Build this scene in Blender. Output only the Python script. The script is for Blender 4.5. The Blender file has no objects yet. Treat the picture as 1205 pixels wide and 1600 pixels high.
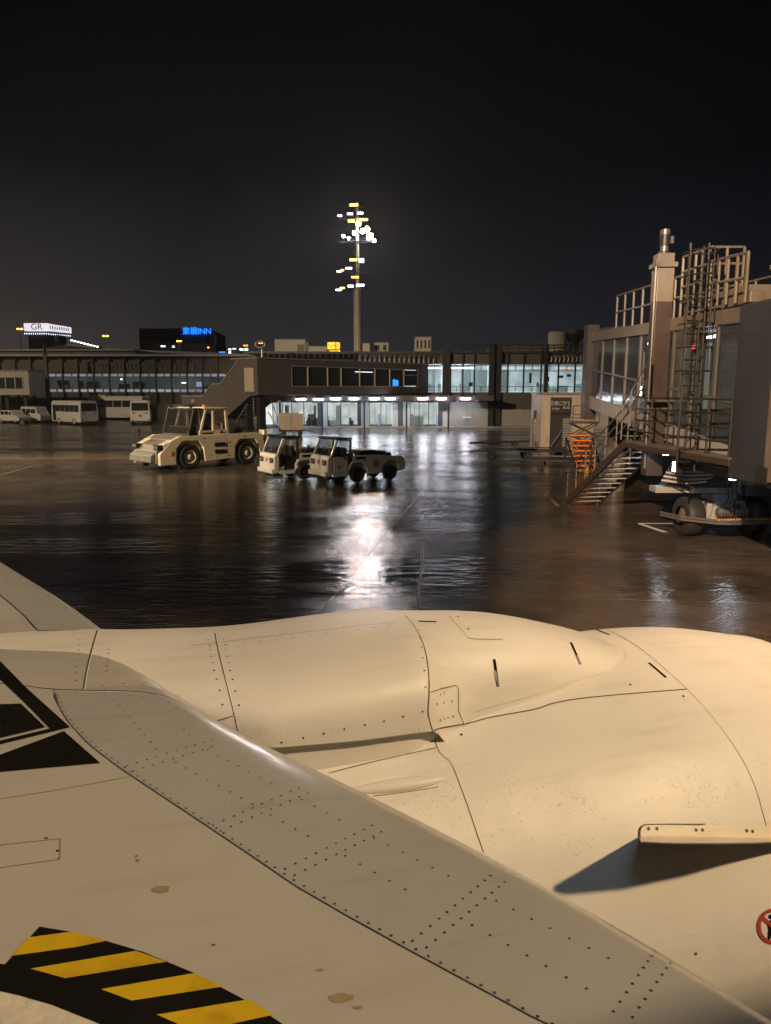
import bpy, bmesh, math, random
from mathutils import Vector, Matrix
from mathutils.bvhtree import BVHTree
from mathutils.geometry import tessellate_polygon
R = math.radians
random.seed(7)
# ------------------------------------------------------------------ camera
scene = bpy.context.scene
COL = scene.collection
CAM_H, PITCH, FPX = 3.8, 9.4, 1156.0
cam_d = bpy.data.cameras.new("Camera")
cam = bpy.data.objects.new("camera", cam_d)
COL.objects.link(cam)
cam.location = (0, 0, CAM_H)
cam.rotation_euler = (R(90 - PITCH), 0, 0)
cam_d.sensor_fit = 'VERTICAL'
cam_d.sensor_height = 24
cam_d.lens = 24 * FPX / 1600
cam_d.clip_start = 0.05
cam_d.clip_end = 5000
scene.camera = cam
# ------------------------------------------------------------------ view, world
scene.view_settings.view_transform = 'Standard'
scene.view_settings.look = 'None'
scene.view_settings.exposure = 0
scene.view_settings.gamma = 1
scene.cycles.use_denoising = True
scene.cycles.max_bounces = 7
scene.cycles.diffuse_bounces = 3
scene.cycles.glossy_bounces = 4
scene.cycles.transmission_bounces = 5
scene.cycles.sample_clamp_indirect = 4
scene.cycles.caustics_reflective = False
scene.cycles.caustics_refractive = False

world = bpy.data.worlds.new("World")
scene.world = world
world.use_nodes = True
wn, wl = world.node_tree.nodes, world.node_tree.links
wn.clear()
wo = wn.new('ShaderNodeOutputWorld'); bg = wn.new('ShaderNodeBackground')
tc = wn.new('ShaderNodeTexCoord'); sp = wn.new('ShaderNodeSeparateXYZ')
rp = wn.new('ShaderNodeValToRGB')
wl.new(tc.outputs['Generated'], sp.inputs[0])
wl.new(sp.outputs['Z'], rp.inputs[0])
cr = rp.color_ramp
cr.elements[0].position = 0.0; cr.elements[0].color = (.034, .031, .030, 1)
cr.elements[1].position = 0.55; cr.elements[1].color = (.0006, .0007, .0010, 1)
for p_, c_ in ((.06, (.025, .023, .023, 1)), (.16, (.0125, .012, .0125, 1)), (.26, (.0036, .0036, .0044, 1)), (.40, (.0012, .0013, .0018, 1))):
    e = cr.elements.new(p_); e.color = c_
# the town glow is stronger to one side
mr = wn.new('ShaderNodeMapRange'); mr.inputs['From Min'].default_value = -.5; mr.inputs['From Max'].default_value = .5
mr.inputs['To Min'].default_value = 1.6; mr.inputs['To Max'].default_value = .42
wl.new(sp.outputs['X'], mr.inputs[0])
nz = wn.new('ShaderNodeTexNoise'); nz.inputs['Scale'].default_value = 2.2; nz.inputs['Detail'].default_value = 4
wl.new(tc.outputs['Generated'], nz.inputs[0])
nr = wn.new('ShaderNodeMapRange'); nr.inputs['From Min'].default_value = .3; nr.inputs['From Max'].default_value = .7
nr.inputs['To Min'].default_value = .72; nr.inputs['To Max'].default_value = 1.3
wl.new(nz.outputs[0], nr.inputs[0])
mm = wn.new('ShaderNodeMath'); mm.operation = 'MULTIPLY'
wl.new(mr.outputs[0], mm.inputs[0]); wl.new(nr.outputs[0], mm.inputs[1])
tint = wn.new('ShaderNodeValToRGB'); tint.color_ramp.elements[0].color = (1.12, 1.0, .93, 1); tint.color_ramp.elements[1].color = (.72, .95, 1.35, 1)
tx = wn.new('ShaderNodeMapRange'); tx.inputs['From Min'].default_value = -.5; tx.inputs['From Max'].default_value = .5; wl.new(sp.outputs['X'], tx.inputs[0]); wl.new(tx.outputs[0], tint.inputs[0])
tm = wn.new('ShaderNodeMix'); tm.data_type = 'RGBA'; tm.blend_type = 'MULTIPLY'; tm.inputs[0].default_value = 1
wl.new(rp.outputs[0], tm.inputs[6]); wl.new(tint.outputs[0], tm.inputs[7]); wl.new(tm.outputs[2], bg.inputs[0]); wl.new(mm.outputs[0], bg.inputs[1])
wl.new(bg.outputs[0], wo.inputs[0])

# ------------------------------------------------------------------ aircraft frame (x forward, y outboard)
YAW = R(19.3)
AF = Matrix.Rotation(YAW, 4, 'Z')
def a2w(s, l, z): return AF @ Vector((s, l, z))

# ------------------------------------------------------------------ floodlights over the apron, put in for masts out of view
def spot(name, loc, target, power, color, cone, blend, radius):
    d = bpy.data.lights.new(name, 'SPOT'); d.energy = power; d.color = color
    d.spot_size = R(cone); d.spot_blend = blend; d.shadow_soft_size = radius
    o = bpy.data.objects.new(name, d); COL.objects.link(o); o.location = loc
    o.rotation_euler = (Vector(target) - Vector(loc)).to_track_quat('-Z', 'Y').to_euler()
    return o
SODIUM = (1.0, .69, .355)
FD = a2w(.50, -.53, .645).normalized()
tgt = a2w(.7, 2.6, 2.4)
spot("apron_flood_aircraft", tgt + FD * 60, tgt, 130000, SODIUM, 13.5, .35, 1.3)
spot("added_fill_white", a2w(-6, -14, 30), tgt, 5600, (.62, .80, 1.0), 24, .6, 7.0)  # cool fill added out of view to lift the warm shade on the aircraft
spot("apron_flood_bridge", (-14, -20, 20), (11.6, 19.5, 0), 190000, (1, .65, .38), 19, .45, .5)
spot("added_flood_west", (-31, 42, 12), (-18, 38, 0), 27000, (1, .72, .42), 58, .7, .6)  # added out of view to lay a warm pool on the left apron
spot("added_flood_gate", (-10, -18, 22), (14.5, 45, 2), 170000, (1, .72, .48), 15, .6, .5)  # added out of view to brighten the gate kiosk
spot("apron_flood_vehicles", (-42, -12, 20), (-17, 44, 0), 225000, (1, .76, .48), 42, .8, .6)
spot("apron_flood_facade", (-70, 50, 24), (-38, 92, 2), 46000, (1, .76, .5), 80, .6, .5)
spot("apron_flood_beyond", (-42, 70, 10), (-33, 38, 0), 120000, (1, .68, .36), 27, .7, 1.0)

# ------------------------------------------------------------------ pixel helper: a point of the photo as a point in the place
cp, spn = math.cos(R(PITCH)), math.sin(R(PITCH))
def ray(u, v):
    x = (u - 602.5) / FPX; y = (v - 800) / FPX
    return Vector((x, cp - y * spn, -spn - y * cp))
def atY(u, v, Y):
    r = ray(u, v); t = Y / r.y
    return Vector((t * r.x, Y, CAM_H + t * r.z))
def X_(u, Y, v=608): return atY(u, v, Y).x
def Z_(v, Y, u=600): return atY(u, v, Y).z
def G(u, v, z=0):
    r = ray(u, v); t = (z - CAM_H) / r.z
    return Vector((t * r.x, t * r.y, z))

# ------------------------------------------------------------------ materials
def new_mat(name):
    m = bpy.data.materials.new(name); m.use_nodes = True
    return m, m.node_tree.nodes, m.node_tree.links, m.node_tree.nodes['Principled BSDF']
def pbr(name, col, rough=.5, metal=0, var=.15, scale=3.0, bump=0.0, bscale=40.0, coat=0.0, dirt=0.0, spec=.5):
    m, n, l, b = new_mat(name)
    tcn = n.new('ShaderNodeTexCoord')
    no = n.new('ShaderNodeTexNoise'); no.inputs['Scale'].default_value = scale; no.inputs['Detail'].default_value = 6
    l.new(tcn.outputs['Object'], no.inputs['Vector'])
    mx = n.new('ShaderNodeMix'); mx.data_type = 'RGBA'
    c1 = tuple(c * (1 - var) for c in col[:3]) + (1,); c2 = tuple(min(1, c * (1 + var)) for c in col[:3]) + (1,)
    mx.inputs[6].default_value = c1; mx.inputs[7].default_value = c2
    l.new(no.outputs[0], mx.inputs[0])
    out = mx.outputs[2]
    if dirt:
        n2 = n.new('ShaderNodeTexNoise'); n2.inputs['Scale'].default_value = scale * 2.7; n2.inputs['Detail'].default_value = 8
        mp = n.new('ShaderNodeMapping'); mp.inputs['Scale'].default_value = (1, 1, .25)
        l.new(tcn.outputs['Object'], mp.inputs[0]); l.new(mp.outputs[0], n2.inputs['Vector'])
        r2 = n.new('ShaderNodeMapRange'); r2.inputs['From Min'].default_value = .52; r2.inputs['From Max'].default_value = .72
        r2.inputs['To Max'].default_value = dirt
        l.new(n2.outputs[0], r2.inputs[0])
        m2 = n.new('ShaderNodeMix'); m2.data_type = 'RGBA'; m2.inputs[7].default_value = tuple(c * .35 for c in col[:3]) + (1,)
        l.new(r2.outputs[0], m2.inputs[0]); l.new(out, m2.inputs[6]); out = m2.outputs[2]
    l.new(out, b.inputs['Base Color'])
    rr = n.new('ShaderNodeMapRange'); rr.inputs['To Min'].default_value = max(.02, rough * .75); rr.inputs['To Max'].default_value = min(1, rough * 1.25)
    l.new(no.outputs[0], rr.inputs[0]); l.new(rr.outputs[0], b.inputs['Roughness'])
    b.inputs['Metallic'].default_value = metal
    b.inputs['Coat Weight'].default_value = coat
    b.inputs['Coat Roughness'].default_value = .1
    b.inputs['Specular IOR Level'].default_value = spec
    if bump:
        nb = n.new('ShaderNodeTexNoise'); nb.inputs['Scale'].default_value = bscale; nb.inputs['Detail'].default_value = 4
        l.new(tcn.outputs['Object'], nb.inputs['Vector'])
        bp = n.new('ShaderNodeBump'); bp.inputs['Strength'].default_value = bump; bp.inputs['Distance'].default_value = .01
        l.new(nb.outputs[0], bp.inputs['Height']); l.new(bp.outputs[0], b.inputs['Normal'])
    return m
def emit(name, col, strength, var=0.0, scale=1.0):
    m, n, l, b = new_mat(name)
    b.inputs['Base Color'].default_value = tuple(c * .4 for c in col) + (1,)
    b.inputs['Emission Color'].default_value = tuple(col) + (1,)
    b.inputs['Emission Strength'].default_value = strength
    if var:
        tcn = n.new('ShaderNodeTexCoord'); no = n.new('ShaderNodeTexNoise'); no.inputs['Scale'].default_value = scale; no.inputs['Detail'].default_value = 5
        l.new(tcn.outputs['Object'], no.inputs['Vector'])
        r2 = n.new('ShaderNodeMapRange'); r2.inputs['From Min'].default_value = .3; r2.inputs['From Max'].default_value = .7
        r2.inputs['To Min'].default_value = strength * (1 - var); r2.inputs['To Max'].default_value = strength * (1 + var)
        l.new(no.outputs[0], r2.inputs[0]); l.new(r2.outputs[0], b.inputs['Emission Strength'])
    return m
def glassy(name, col, rough=.05, alpha=.35):
    m, n, l, b = new_mat(name)
    b.inputs['Base Color'].default_value = tuple(col) + (1,)
    b.inputs['Roughness'].default_value = rough
    b.inputs['Alpha'].default_value = alpha
    b.inputs['Specular IOR Level'].default_value = .6
    return m

# painted airframe skin, wet with rain: beads of water as small domes in the bump
def skin(name, col, rough, drops=1.0, dscale=95, lo=.42, hi=.62, spec=.5, dirt=.17):
    m, n, l, b = new_mat(name)
    tcn = n.new('ShaderNodeTexCoord'); vec = tcn.outputs['Object']
    no = n.new('ShaderNodeTexNoise'); no.inputs['Scale'].default_value = 1.3; no.inputs['Detail'].default_value = 7
    mp = n.new('ShaderNodeMapping'); mp.inputs['Scale'].default_value = (1, .6, 1.5)
    l.new(vec, mp.inputs[0]); l.new(mp.outputs[0], no.inputs['Vector'])
    mx = n.new('ShaderNodeMix'); mx.data_type = 'RGBA'
    mx.inputs[6].default_value = tuple(c * (1 - dirt) for c in col) + (1,); mx.inputs[7].default_value = tuple(min(.9, c * (1 + dirt * .6)) for c in col) + (1,)
    l.new(no.outputs[0], mx.inputs[0])
    # streaks of grime that run with the airflow
    ns = n.new('ShaderNodeTexNoise'); ns.inputs['Scale'].default_value = 9; ns.inputs['Detail'].default_value = 6
    ms = n.new('ShaderNodeMapping'); ms.inputs['Scale'].default_value = (.18, 1.6, 1.6)
    l.new(vec, ms.inputs[0]); l.new(ms.outputs[0], ns.inputs['Vector'])
    rs = n.new('ShaderNodeMapRange'); rs.inputs['From Min'].default_value = .55; rs.inputs['From Max'].default_value = .8; rs.inputs['To Max'].default_value = .30
    l.new(ns.outputs[0], rs.inputs[0])
    m2 = n.new('ShaderNodeMix'); m2.data_type = 'RGBA'; m2.inputs[7].default_value = (col[0] * .55, col[1] * .5, col[2] * .45, 1)
    l.new(rs.outputs[0], m2.inputs[0]); l.new(mx.outputs[2], m2.inputs[6]); l.new(m2.outputs[2], b.inputs['Base Color'])
    rr = n.new('ShaderNodeMapRange'); rr.inputs['To Min'].default_value = rough * .6; rr.inputs['To Max'].default_value = rough * 1.4
    l.new(no.outputs[0], rr.inputs[0]); l.new(rr.outputs[0], b.inputs['Roughness'])
    b.inputs['Specular IOR Level'].default_value = spec
    rough_out = rr.outputs[0]
    nw = n.new('ShaderNodeTexNoise'); nw.inputs['Scale'].default_value = 2.6; nw.inputs['Detail'].default_value = 2; l.new(vec, nw.inputs['Vector'])
    bw = n.new('ShaderNodeBump'); bw.inputs['Strength'].default_value = .35; bw.inputs['Distance'].default_value = .03
    l.new(nw.outputs[0], bw.inputs['Height']); l.new(bw.outputs[0], b.inputs['Normal'])
    if drops:
        prev = bw.outputs[0]; first = True
        for sc_, w_, dist in ((dscale, .40, .0045), (dscale * 2.3, .42, .002)):
            vo = n.new('ShaderNodeTexVoronoi'); vo.inputs['Scale'].default_value = sc_
            l.new(vec, vo.inputs['Vector'])
            dm = n.new('ShaderNodeMapRange'); dm.interpolation_type = 'SMOOTHSTEP'
            dm.inputs['From Min'].default_value = w_; dm.inputs['From Max'].default_value = w_ * .35
            l.new(vo.outputs['Distance'], dm.inputs[0])
            nm = n.new('ShaderNodeTexNoise'); nm.inputs['Scale'].default_value = 3.1 if first else 4.7; first = False; nm.inputs['Detail'].default_value = 5
            l.new(vec, nm.inputs['Vector'])
            rm = n.new('ShaderNodeMapRange'); rm.inputs['From Min'].default_value = lo; rm.inputs['From Max'].default_value = hi; rm.inputs['To Max'].default_value = drops
            l.new(nm.outputs[0], rm.inputs[0])
            # only some cells hold a bead
            sr = n.new('ShaderNodeSeparateColor'); l.new(vo.outputs['Color'], sr.inputs[0])
            gt = n.new('ShaderNodeMath'); gt.operation = 'GREATER_THAN'; gt.inputs[1].default_value = .45
            l.new(sr.outputs[0], gt.inputs[0])
            mu = n.new('ShaderNodeMath'); mu.operation = 'MULTIPLY'; l.new(dm.outputs[0], mu.inputs[0]); l.new(rm.outputs[0], mu.inputs[1])
            mv = n.new('ShaderNodeMath'); mv.operation = 'MULTIPLY'; l.new(mu.outputs[0], mv.inputs[0]); l.new(gt.outputs[0], mv.inputs[1])
            rx_ = n.new('ShaderNodeMix'); rx_.data_type = 'FLOAT'; rx_.inputs[3].default_value = .06
            l.new(mv.outputs[0], rx_.inputs[0]); l.new(rough_out, rx_.inputs[2]); rough_out = rx_.outputs[0]
            l.new(rough_out, b.inputs['Roughness'])
            bp = n.new('ShaderNodeBump'); bp.inputs['Strength'].default_value = .42; bp.inputs['Distance'].default_value = dist
            l.new(mv.outputs[0], bp.inputs['Height'])
            if prev: l.new(prev, bp.inputs['Normal'])
            prev = bp.outputs[0]
        l.new(prev, b.inputs['Normal'])
    return m

M = {}
M['skin'] = skin('white_airframe_paint', (.76, .74, .70), .46, drops=.55, lo=.46, hi=.66)
M['skin_dry'] = skin('wing_grey_paint', (.43, .415, .39), .38, drops=.25, dscale=90, lo=.6, hi=.75)
M['slat'] = skin('slat_grey_paint', (.46, .46, .46), .26, drops=.12, dscale=110, lo=.62, hi=.78)
M['seam_highlight'] = pbr('painted_seam_highlight', (.82, .80, .76), .3, var=.05)  # pale line beside a seam, standing in for the highlight on its edge
M['slat'].node_tree.nodes['Principled BSDF'].inputs['Metallic'].default_value = .2
M['seam'] = pbr('dark_seam_sealant', (.10, .085, .07), .6, var=.3, scale=30)
M['screw'] = pbr('dark_screw_heads', (.06, .05, .042), .5, metal=.1, var=.3, scale=50)
M['ink'] = pbr('black_marking_paint', (.011, .0105, .010), .6, var=.5, scale=5, spec=0.0)
M['yellow'] = pbr('yellow_marking_paint', (.60, .40, .015), .42, var=.2, scale=5, dirt=.45)
M['putty'] = pbr('pale_sealant', (.62, .58, .50), .5, var=.1, scale=25, bump=1.0, bscale=18)
M['stain'] = pbr('brown_oil_stain', (.30, .24, .14), .4, var=.2, scale=40)
M['red'] = pbr('red_marking_paint', (.42, .06, .05), .4, var=.1, scale=20)
M['strake'] = pbr('strake_alloy', (.74, .68, .58), .33, var=.08, scale=9, bump=.15, bscale=60)
M['white_paint'] = pbr('white_vehicle_paint', (.66, .65, .62), .32, coat=.3, dirt=.35, scale=2)
M['cream_paint'] = pbr('cream_vehicle_paint', (.70, .62, .46), .38, coat=.2, dirt=.3, scale=1.6)
M['tarp'] = pbr('grey_anti_slip_sheet', (.13, .13, .13), .6, var=.25, scale=4, bump=.5, bscale=12)
M['bridge_beige'] = pbr('weathered_beige_steel', (.135, .120, .105), .42, var=.2, scale=2.5, dirt=.5)
M['rail_steel'] = pbr('dull_galvanised_rail', (.16, .155, .15), .4, metal=.5, var=.25, scale=7)
M['bridge_brown'] = pbr('dark_brown_steel', (.042, .032, .030), .4, var=.2, scale=4, dirt=.3)
M['bridge_grey'] = pbr('weathered_grey_steel', (.26, .26, .265), .45, var=.15, scale=2.5, dirt=.5)
M['slate_dark'] = pbr('dark_slate_panel', (.026, .030, .040), .42, var=.25, scale=1.5, dirt=.2)
M['slate_brown'] = pbr('brown_grey_panel', (.045, .040, .038), .45, var=.15, scale=1.2, dirt=.2)
M['rubber'] = pbr('tyre_rubber', (.018, .018, .019), .62, var=.3, scale=12, bump=.3, bscale=50)
M['rim'] = pbr('cream_rim_paint', (.62, .55, .42), .42, dirt=.3, scale=6)
M['dark_metal'] = pbr('dark_steel', (.03, .03, .032), .45, metal=.4, var=.3, scale=8)
M['black'] = pbr('black_trim', (.012, .012, .013), .5, var=.3, scale=9)
M['steel'] = pbr('galvanised_steel', (.34, .34, .34), .38, metal=.8, var=.2, scale=9)
M['brown_steel'] = pbr('brown_painted_steel', (.085, .065, .055), .42, var=.15, scale=5, dirt=.3)
M['beige_steel'] = pbr('beige_painted_steel', (.36, .30, .23), .42, var=.12, scale=3, dirt=.35)
M['grey_panel'] = pbr('grey_wall_panel', (.085, .074, .070), .45, var=.10, scale=.8, dirt=.25)
M['blue_grey'] = pbr('slate_grey_panel', (.055, .062, .080), .5, var=.12, scale=1.2)
M['concrete'] = pbr('concrete_wall', (.30, .28, .26), .7, var=.15, scale=.7, dirt=.35)
M['light_grey'] = pbr('light_grey_paint', (.50, .51, .52), .45, var=.1, scale=3, dirt=.25)
M['roofing'] = pbr('dark_roofing', (.026, .025, .026), .55, var=.2, scale=.6)
M['roof_edge'] = pbr('roof_edge_metal', (.19, .18, .17), .45, var=.12, scale=.5, dirt=.2)
M['glass_dark'] = pbr('dark_window_glass', (.026, .034, .038), .06, var=.2, scale=.4, spec=.7)
M['glass_car'] = glassy('vehicle_glass', (.02, .022, .024), .04, .55)
M['glass'] = glassy('clear_window_glass', (.03, .035, .04), .04, .28)
M['orange_paint'] = pbr('orange_step_paint', (.80, .20, .02), .42, var=.2, scale=8, dirt=.3)
M['wet_tread'] = pbr('wet_steel_tread', (.62, .62, .62), .3, metal=.3, var=.2, scale=9)
M['amber'] = emit('amber_light', (1, .42, .03), 3.5)
M['amber_plastic'] = pbr('amber_lens', (.7, .25, .02), .3, var=.1)
M['red_lens'] = pbr('red_lens', (.4, .02, .02), .25, var=.1)
M['lens'] = pbr('headlight_glass', (.35, .35, .36), .15, metal=.5, var=.3, scale=20)
M['white_mark'] = pbr('worn_white_line_paint', (.55, .54, .50), .38, var=.25, scale=5, dirt=.5)
M['tan_mark'] = pbr('worn_tan_line_paint', (.42, .30, .16), .42, var=.25, scale=5, dirt=.5)
M['far_dark'] = pbr('far_building_wall', (.10, .10, .10), .8, var=.12, scale=.05)
M['far_pale'] = pbr('pale_plant_room_wall', (.42, .41, .36), .7, var=.12, scale=.3, dirt=.2)

# ------------------------------------------------------------------ mesh builder
class MB:
    def __init__(s): s.v = []; s.f = []; s.mi = []; s.mats = []; s.cur = 0; s.M = None; s.smooth = []; s.sm = False
    def m(s, mat):
        mat = M[mat] if isinstance(mat, str) else mat
        if mat not in s.mats: s.mats.append(mat)
        s.cur = s.mats.index(mat); return s
    def add(s, vs, fs):
        o = len(s.v)
        for p in vs:
            p = Vector(p)
            if s.M is not None: p = s.M @ p
            s.v.append(p)
        for f in fs:
            s.f.append([i + o for i in f]); s.mi.append(s.cur); s.smooth.append(s.sm)
        return s
    def box(s, x0, x1, y0, y1, z0, z1):
        return s.add([(x0, y0, z0), (x1, y0, z0), (x1, y1, z0), (x0, y1, z0), (x0, y0, z1), (x1, y0, z1), (x1, y1, z1), (x0, y1, z1)],
                     [(0, 3, 2, 1), (4, 5, 6, 7), (0, 1, 5, 4), (1, 2, 6, 5), (2, 3, 7, 6), (3, 0, 4, 7)])
    def cbox(s, c, d, mat=None):
        if mat: s.m(mat)
        return s.box(c[0] - d[0] / 2, c[0] + d[0] / 2, c[1] - d[1] / 2, c[1] + d[1] / 2, c[2] - d[2] / 2, c[2] + d[2] / 2)
    def cyl(s, p0, p1, r0, n=16, r1=None, cap=True):
        p0, p1 = Vector(p0), Vector(p1); r1 = r0 if r1 is None else r1
        d = (p1 - p0).normalized(); a = d.orthogonal().normalized(); b = d.cross(a)
        vs = []
        for k in range(n):
            t = 2 * math.pi * k / n; w = a * math.cos(t) + b * math.sin(t)
            vs += [p0 + w * r0, p1 + w * r1]
        sm = s.sm; s.sm = n > 6
        o = [(2 * k, 2 * ((k + 1) % n), 2 * ((k + 1) % n) + 1, 2 * k + 1) for k in range(n)]
        s.add(vs, o); s.sm = False
        if cap:
            s.add(vs, [tuple(2 * k for k in range(n))[::-1], tuple(2 * k + 1 for k in range(n))])
        s.sm = sm
        return s
    def tube(s, pts, r, n=6):
        for a, b in zip(pts, pts[1:]): s.cyl(a, b, r, n)
        return s
    def lathe(s, c, ax, prof, n=32):
        c = Vector(c); ax = Vector(ax).normalized(); a = ax.orthogonal().normalized(); b = ax.cross(a)
        vs = []
        for (h, r) in prof:
            for k in range(n):
                t = 2 * math.pi * k / n
                vs.append(c + ax * h + (a * math.cos(t) + b * math.sin(t)) * r)
        fs = []
        for j in range(len(prof) - 1):
            for k in range(n):
                k2 = (k + 1) % n
                fs.append((j * n + k, j * n + k2, (j + 1) * n + k2, (j + 1) * n + k))
        sm = s.sm; s.sm = True; s.add(vs, fs); s.sm = sm
        return s
    def prism(s, poly, y0, y1, axis='y'):
        """poly in the plane across the axis; (x,z) for y, (y,z) for x, (x,y) for z"""
        def P(a, b, t):
            return {'y': (a, t, b), 'x': (t, a, b), 'z': (a, b, t)}[axis]
        n = len(poly)
        vs = [P(a, b, y0) for a, b in poly] + [P(a, b, y1) for a, b in poly]
        tri = tessellate_polygon([[Vector((a, b, 0)) for a, b in poly]])
        fs = [tuple(t) for t in tri] + [tuple(i + n for i in t[::-1]) for t in tri]
        fs += [(i, (i + 1) % n, (i + 1) % n + n, i + n) for i in range(n)]
        return s.add(vs, fs)
    def build(s, name, parent=None, bevel=0, recalc=True):
        me = bpy.data.meshes.new(name)
        me.from_pydata([tuple(p) for p in s.v], [], s.f)
        for mt in s.mats: me.materials.append(mt)
        for p, i, sm in zip(me.polygons, s.mi, s.smooth): p.material_index = i; p.use_smooth = sm
        if recalc:
            b = bmesh.new(); b.from_mesh(me); bmesh.ops.recalc_face_normals(b, faces=b.faces); b.to_mesh(me); b.free()
        me.update()
        o = bpy.data.objects.new(name, me); COL.objects.link(o)
        if parent: o.parent = parent
        if bevel:
            md = o.modifiers.new('bevel', 'BEVEL'); md.width = bevel; md.segments = 2; md.limit_method = 'ANGLE'; md.angle_limit = R(40)
        return o
def merge_into(dst, mb):
    me = bpy.data.meshes.new('tmp'); me.from_pydata([tuple(p) for p in mb.v], [], mb.f)
    base = len(dst.data.materials); idx = []
    for mt in mb.mats: dst.data.materials.append(mt)
    for p, i in zip(me.polygons, mb.mi): p.material_index = i + base
    bm = bmesh.new(); bm.from_mesh(dst.data); bm.from_mesh(me); bm.to_mesh(dst.data); bm.free(); bpy.data.meshes.remove(me)
def B(mat): b = MB(); b.m(mat); return b
def thing(name, label, cat, loc=(0, 0, 0), rz=0, group=None):
    o = bpy.data.objects.new(name, None); COL.objects.link(o); o.location = loc; o.rotation_euler = (0, 0, rz)
    o['label'] = label; o['category'] = cat
    if group: o['group'] = group
    return o
def tag(o, label, cat, group=None):
    o['label'] = label; o['category'] = cat
    if group: o['group'] = group
    return o
def struct(o): o['kind'] = 'structure'; return o
def copy_tree(o, parent=None):
    c = o.copy(); COL.objects.link(c); c.parent = parent
    for ch in list(o.children): copy_tree(ch, c)
    return c
def text_mesh(body, size, mat, M4, name, parent, bold=0.0, sx=1.0, ext=.01):
    cu = bpy.data.curves.new('t', 'FONT'); cu.body = body; cu.size = size; cu.align_x = 'CENTER'; cu.align_y = 'CENTER'; cu.extrude = ext; cu.offset = bold
    t = bpy.data.objects.new('t', cu); COL.objects.link(t)
    dg = bpy.context.evaluated_depsgraph_get(); dg.update()
    me = bpy.data.meshes.new_from_object(t.evaluated_get(dg))
    bpy.data.objects.remove(t); bpy.data.curves.remove(cu)
    me.transform(M4 @ Matrix.Diagonal((sx, 1, 1, 1)))
    me.materials.clear(); me.materials.append(M[mat])
    o = bpy.data.objects.new(name, me); COL.objects.link(o); o.parent = parent
    return o
FRONT = Matrix.Rotation(R(90), 4, 'X')      # text standing up, facing -y

#@@GROUND
# ------------------------------------------------------------------ ground: wet asphalt and concrete
def ground_material():
    m, n, l, b = new_mat('wet_apron')
    tcn = n.new('ShaderNodeTexCoord'); vec = tcn.outputs['Object']
    def noise(scale, det=6, sc=(1, 1, 1), rot=0, rough=.55):
        mp = n.new('ShaderNodeMapping'); mp.inputs['Scale'].default_value = sc; mp.inputs['Rotation'].default_value = (0, 0, rot)
        no = n.new('ShaderNodeTexNoise'); no.inputs['Scale'].default_value = scale; no.inputs['Detail'].default_value = det; no.inputs['Roughness'].default_value = rough
        l.new(vec, mp.inputs[0]); l.new(mp.outputs[0], no.inputs['Vector']); return no.outputs[0]
    def mapr(src, a, b_, c, d):
        r = n.new('ShaderNodeMapRange'); r.inputs['From Min'].default_value = a; r.inputs['From Max'].default_value = b_
        r.inputs['To Min'].default_value = c; r.inputs['To Max'].default_value = d; l.new(src, r.inputs[0]); return r.outputs[0]
    big = noise(.09, 5, (1, 1.6, 1), .3)
    mid = noise(1.1, 8)
    fine = noise(60, 3)
    cr_ = n.new('ShaderNodeMix'); cr_.data_type = 'RGBA'; cr_.inputs[6].default_value = (.024, .021, .020, 1); cr_.inputs[7].default_value = (.075, .063, .053, 1)
    l.new(mapr(mid, .3, .7, 0, 1), cr_.inputs[0])
    mpb = n.new('ShaderNodeMapping'); mpb.inputs['Rotation'].default_value = (0, 0, .145); l.new(vec, mpb.inputs[0])
    br = n.new('ShaderNodeTexBrick'); br.inputs['Scale'].default_value = 1; br.inputs['Brick Width'].default_value = 7.5; br.inputs['Row Height'].default_value = 7.5; br.offset = 0
    br.inputs['Mortar Size'].default_value = .012; br.inputs['Color1'].default_value = (.25, .25, .25, 1); br.inputs['Color2'].default_value = (.85, .85, .85, 1); br.inputs['Mortar'].default_value = (0, 0, 0, 1)
    l.new(mpb.outputs[0], br.inputs['Vector'])
    c2 = n.new('ShaderNodeMix'); c2.data_type = 'RGBA'; c2.inputs[7].default_value = (.17, .135, .10, 1)
    ad = n.new('ShaderNodeMath'); ad.operation = 'MULTIPLY'; l.new(mapr(big, .44, .60, .1, .9), ad.inputs[0]); l.new(br.outputs['Color'], ad.inputs[1])
    l.new(ad.outputs[0], c2.inputs[0]); l.new(cr_.outputs[2], c2.inputs[6])
    l.new(c2.outputs[2], b.inputs['Base Color'])
    pud = noise(.35, 6, (.28, 1.3, 1), .08)
    wet = mapr(pud, .40, .60, 1, 0)
    rg = n.new('ShaderNodeMix'); rg.data_type = 'FLOAT'; rg.inputs[2].default_value = .10; rg.inputs[3].default_value = .27
    l.new(wet, rg.inputs[0]); 
    inv = mapr(pud, .44, .56, .27, .05)
    l.new(inv, b.inputs['Roughness'])
    b.inputs['IOR'].default_value = 1.45
    # relief: wind-blown ripples of the water film, grain, slow swell of the pavement
    h1 = noise(1.0, 4, (1.3, 3.6, 1), -.22, .55)
    b1 = n.new('ShaderNodeBump'); b1.inputs['Distance'].default_value = .06; l.new(mapr(pud, .44, .56, .22, .72), b1.inputs['Strength']); l.new(h1, b1.inputs['Height'])
    h2 = noise(1.0, 4, (5, 13, 1), -.3, .6)
    b2 = n.new('ShaderNodeBump'); b2.inputs['Distance'].default_value = .02; b2.inputs['Strength'].default_value = .35; l.new(h2, b2.inputs['Height']); l.new(b1.outputs[0], b2.inputs['Normal'])
    h3 = noise(.5, 3)
    b3 = n.new('ShaderNodeBump'); b3.inputs['Distance'].default_value = .10; b3.inputs['Strength'].default_value = .25; l.new(h3, b3.inputs['Height']); l.new(b2.outputs[0], b3.inputs['Normal'])
    l.new(b3.outputs[0], b.inputs['Normal'])
    return m
M['apron'] = ground_material()
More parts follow.
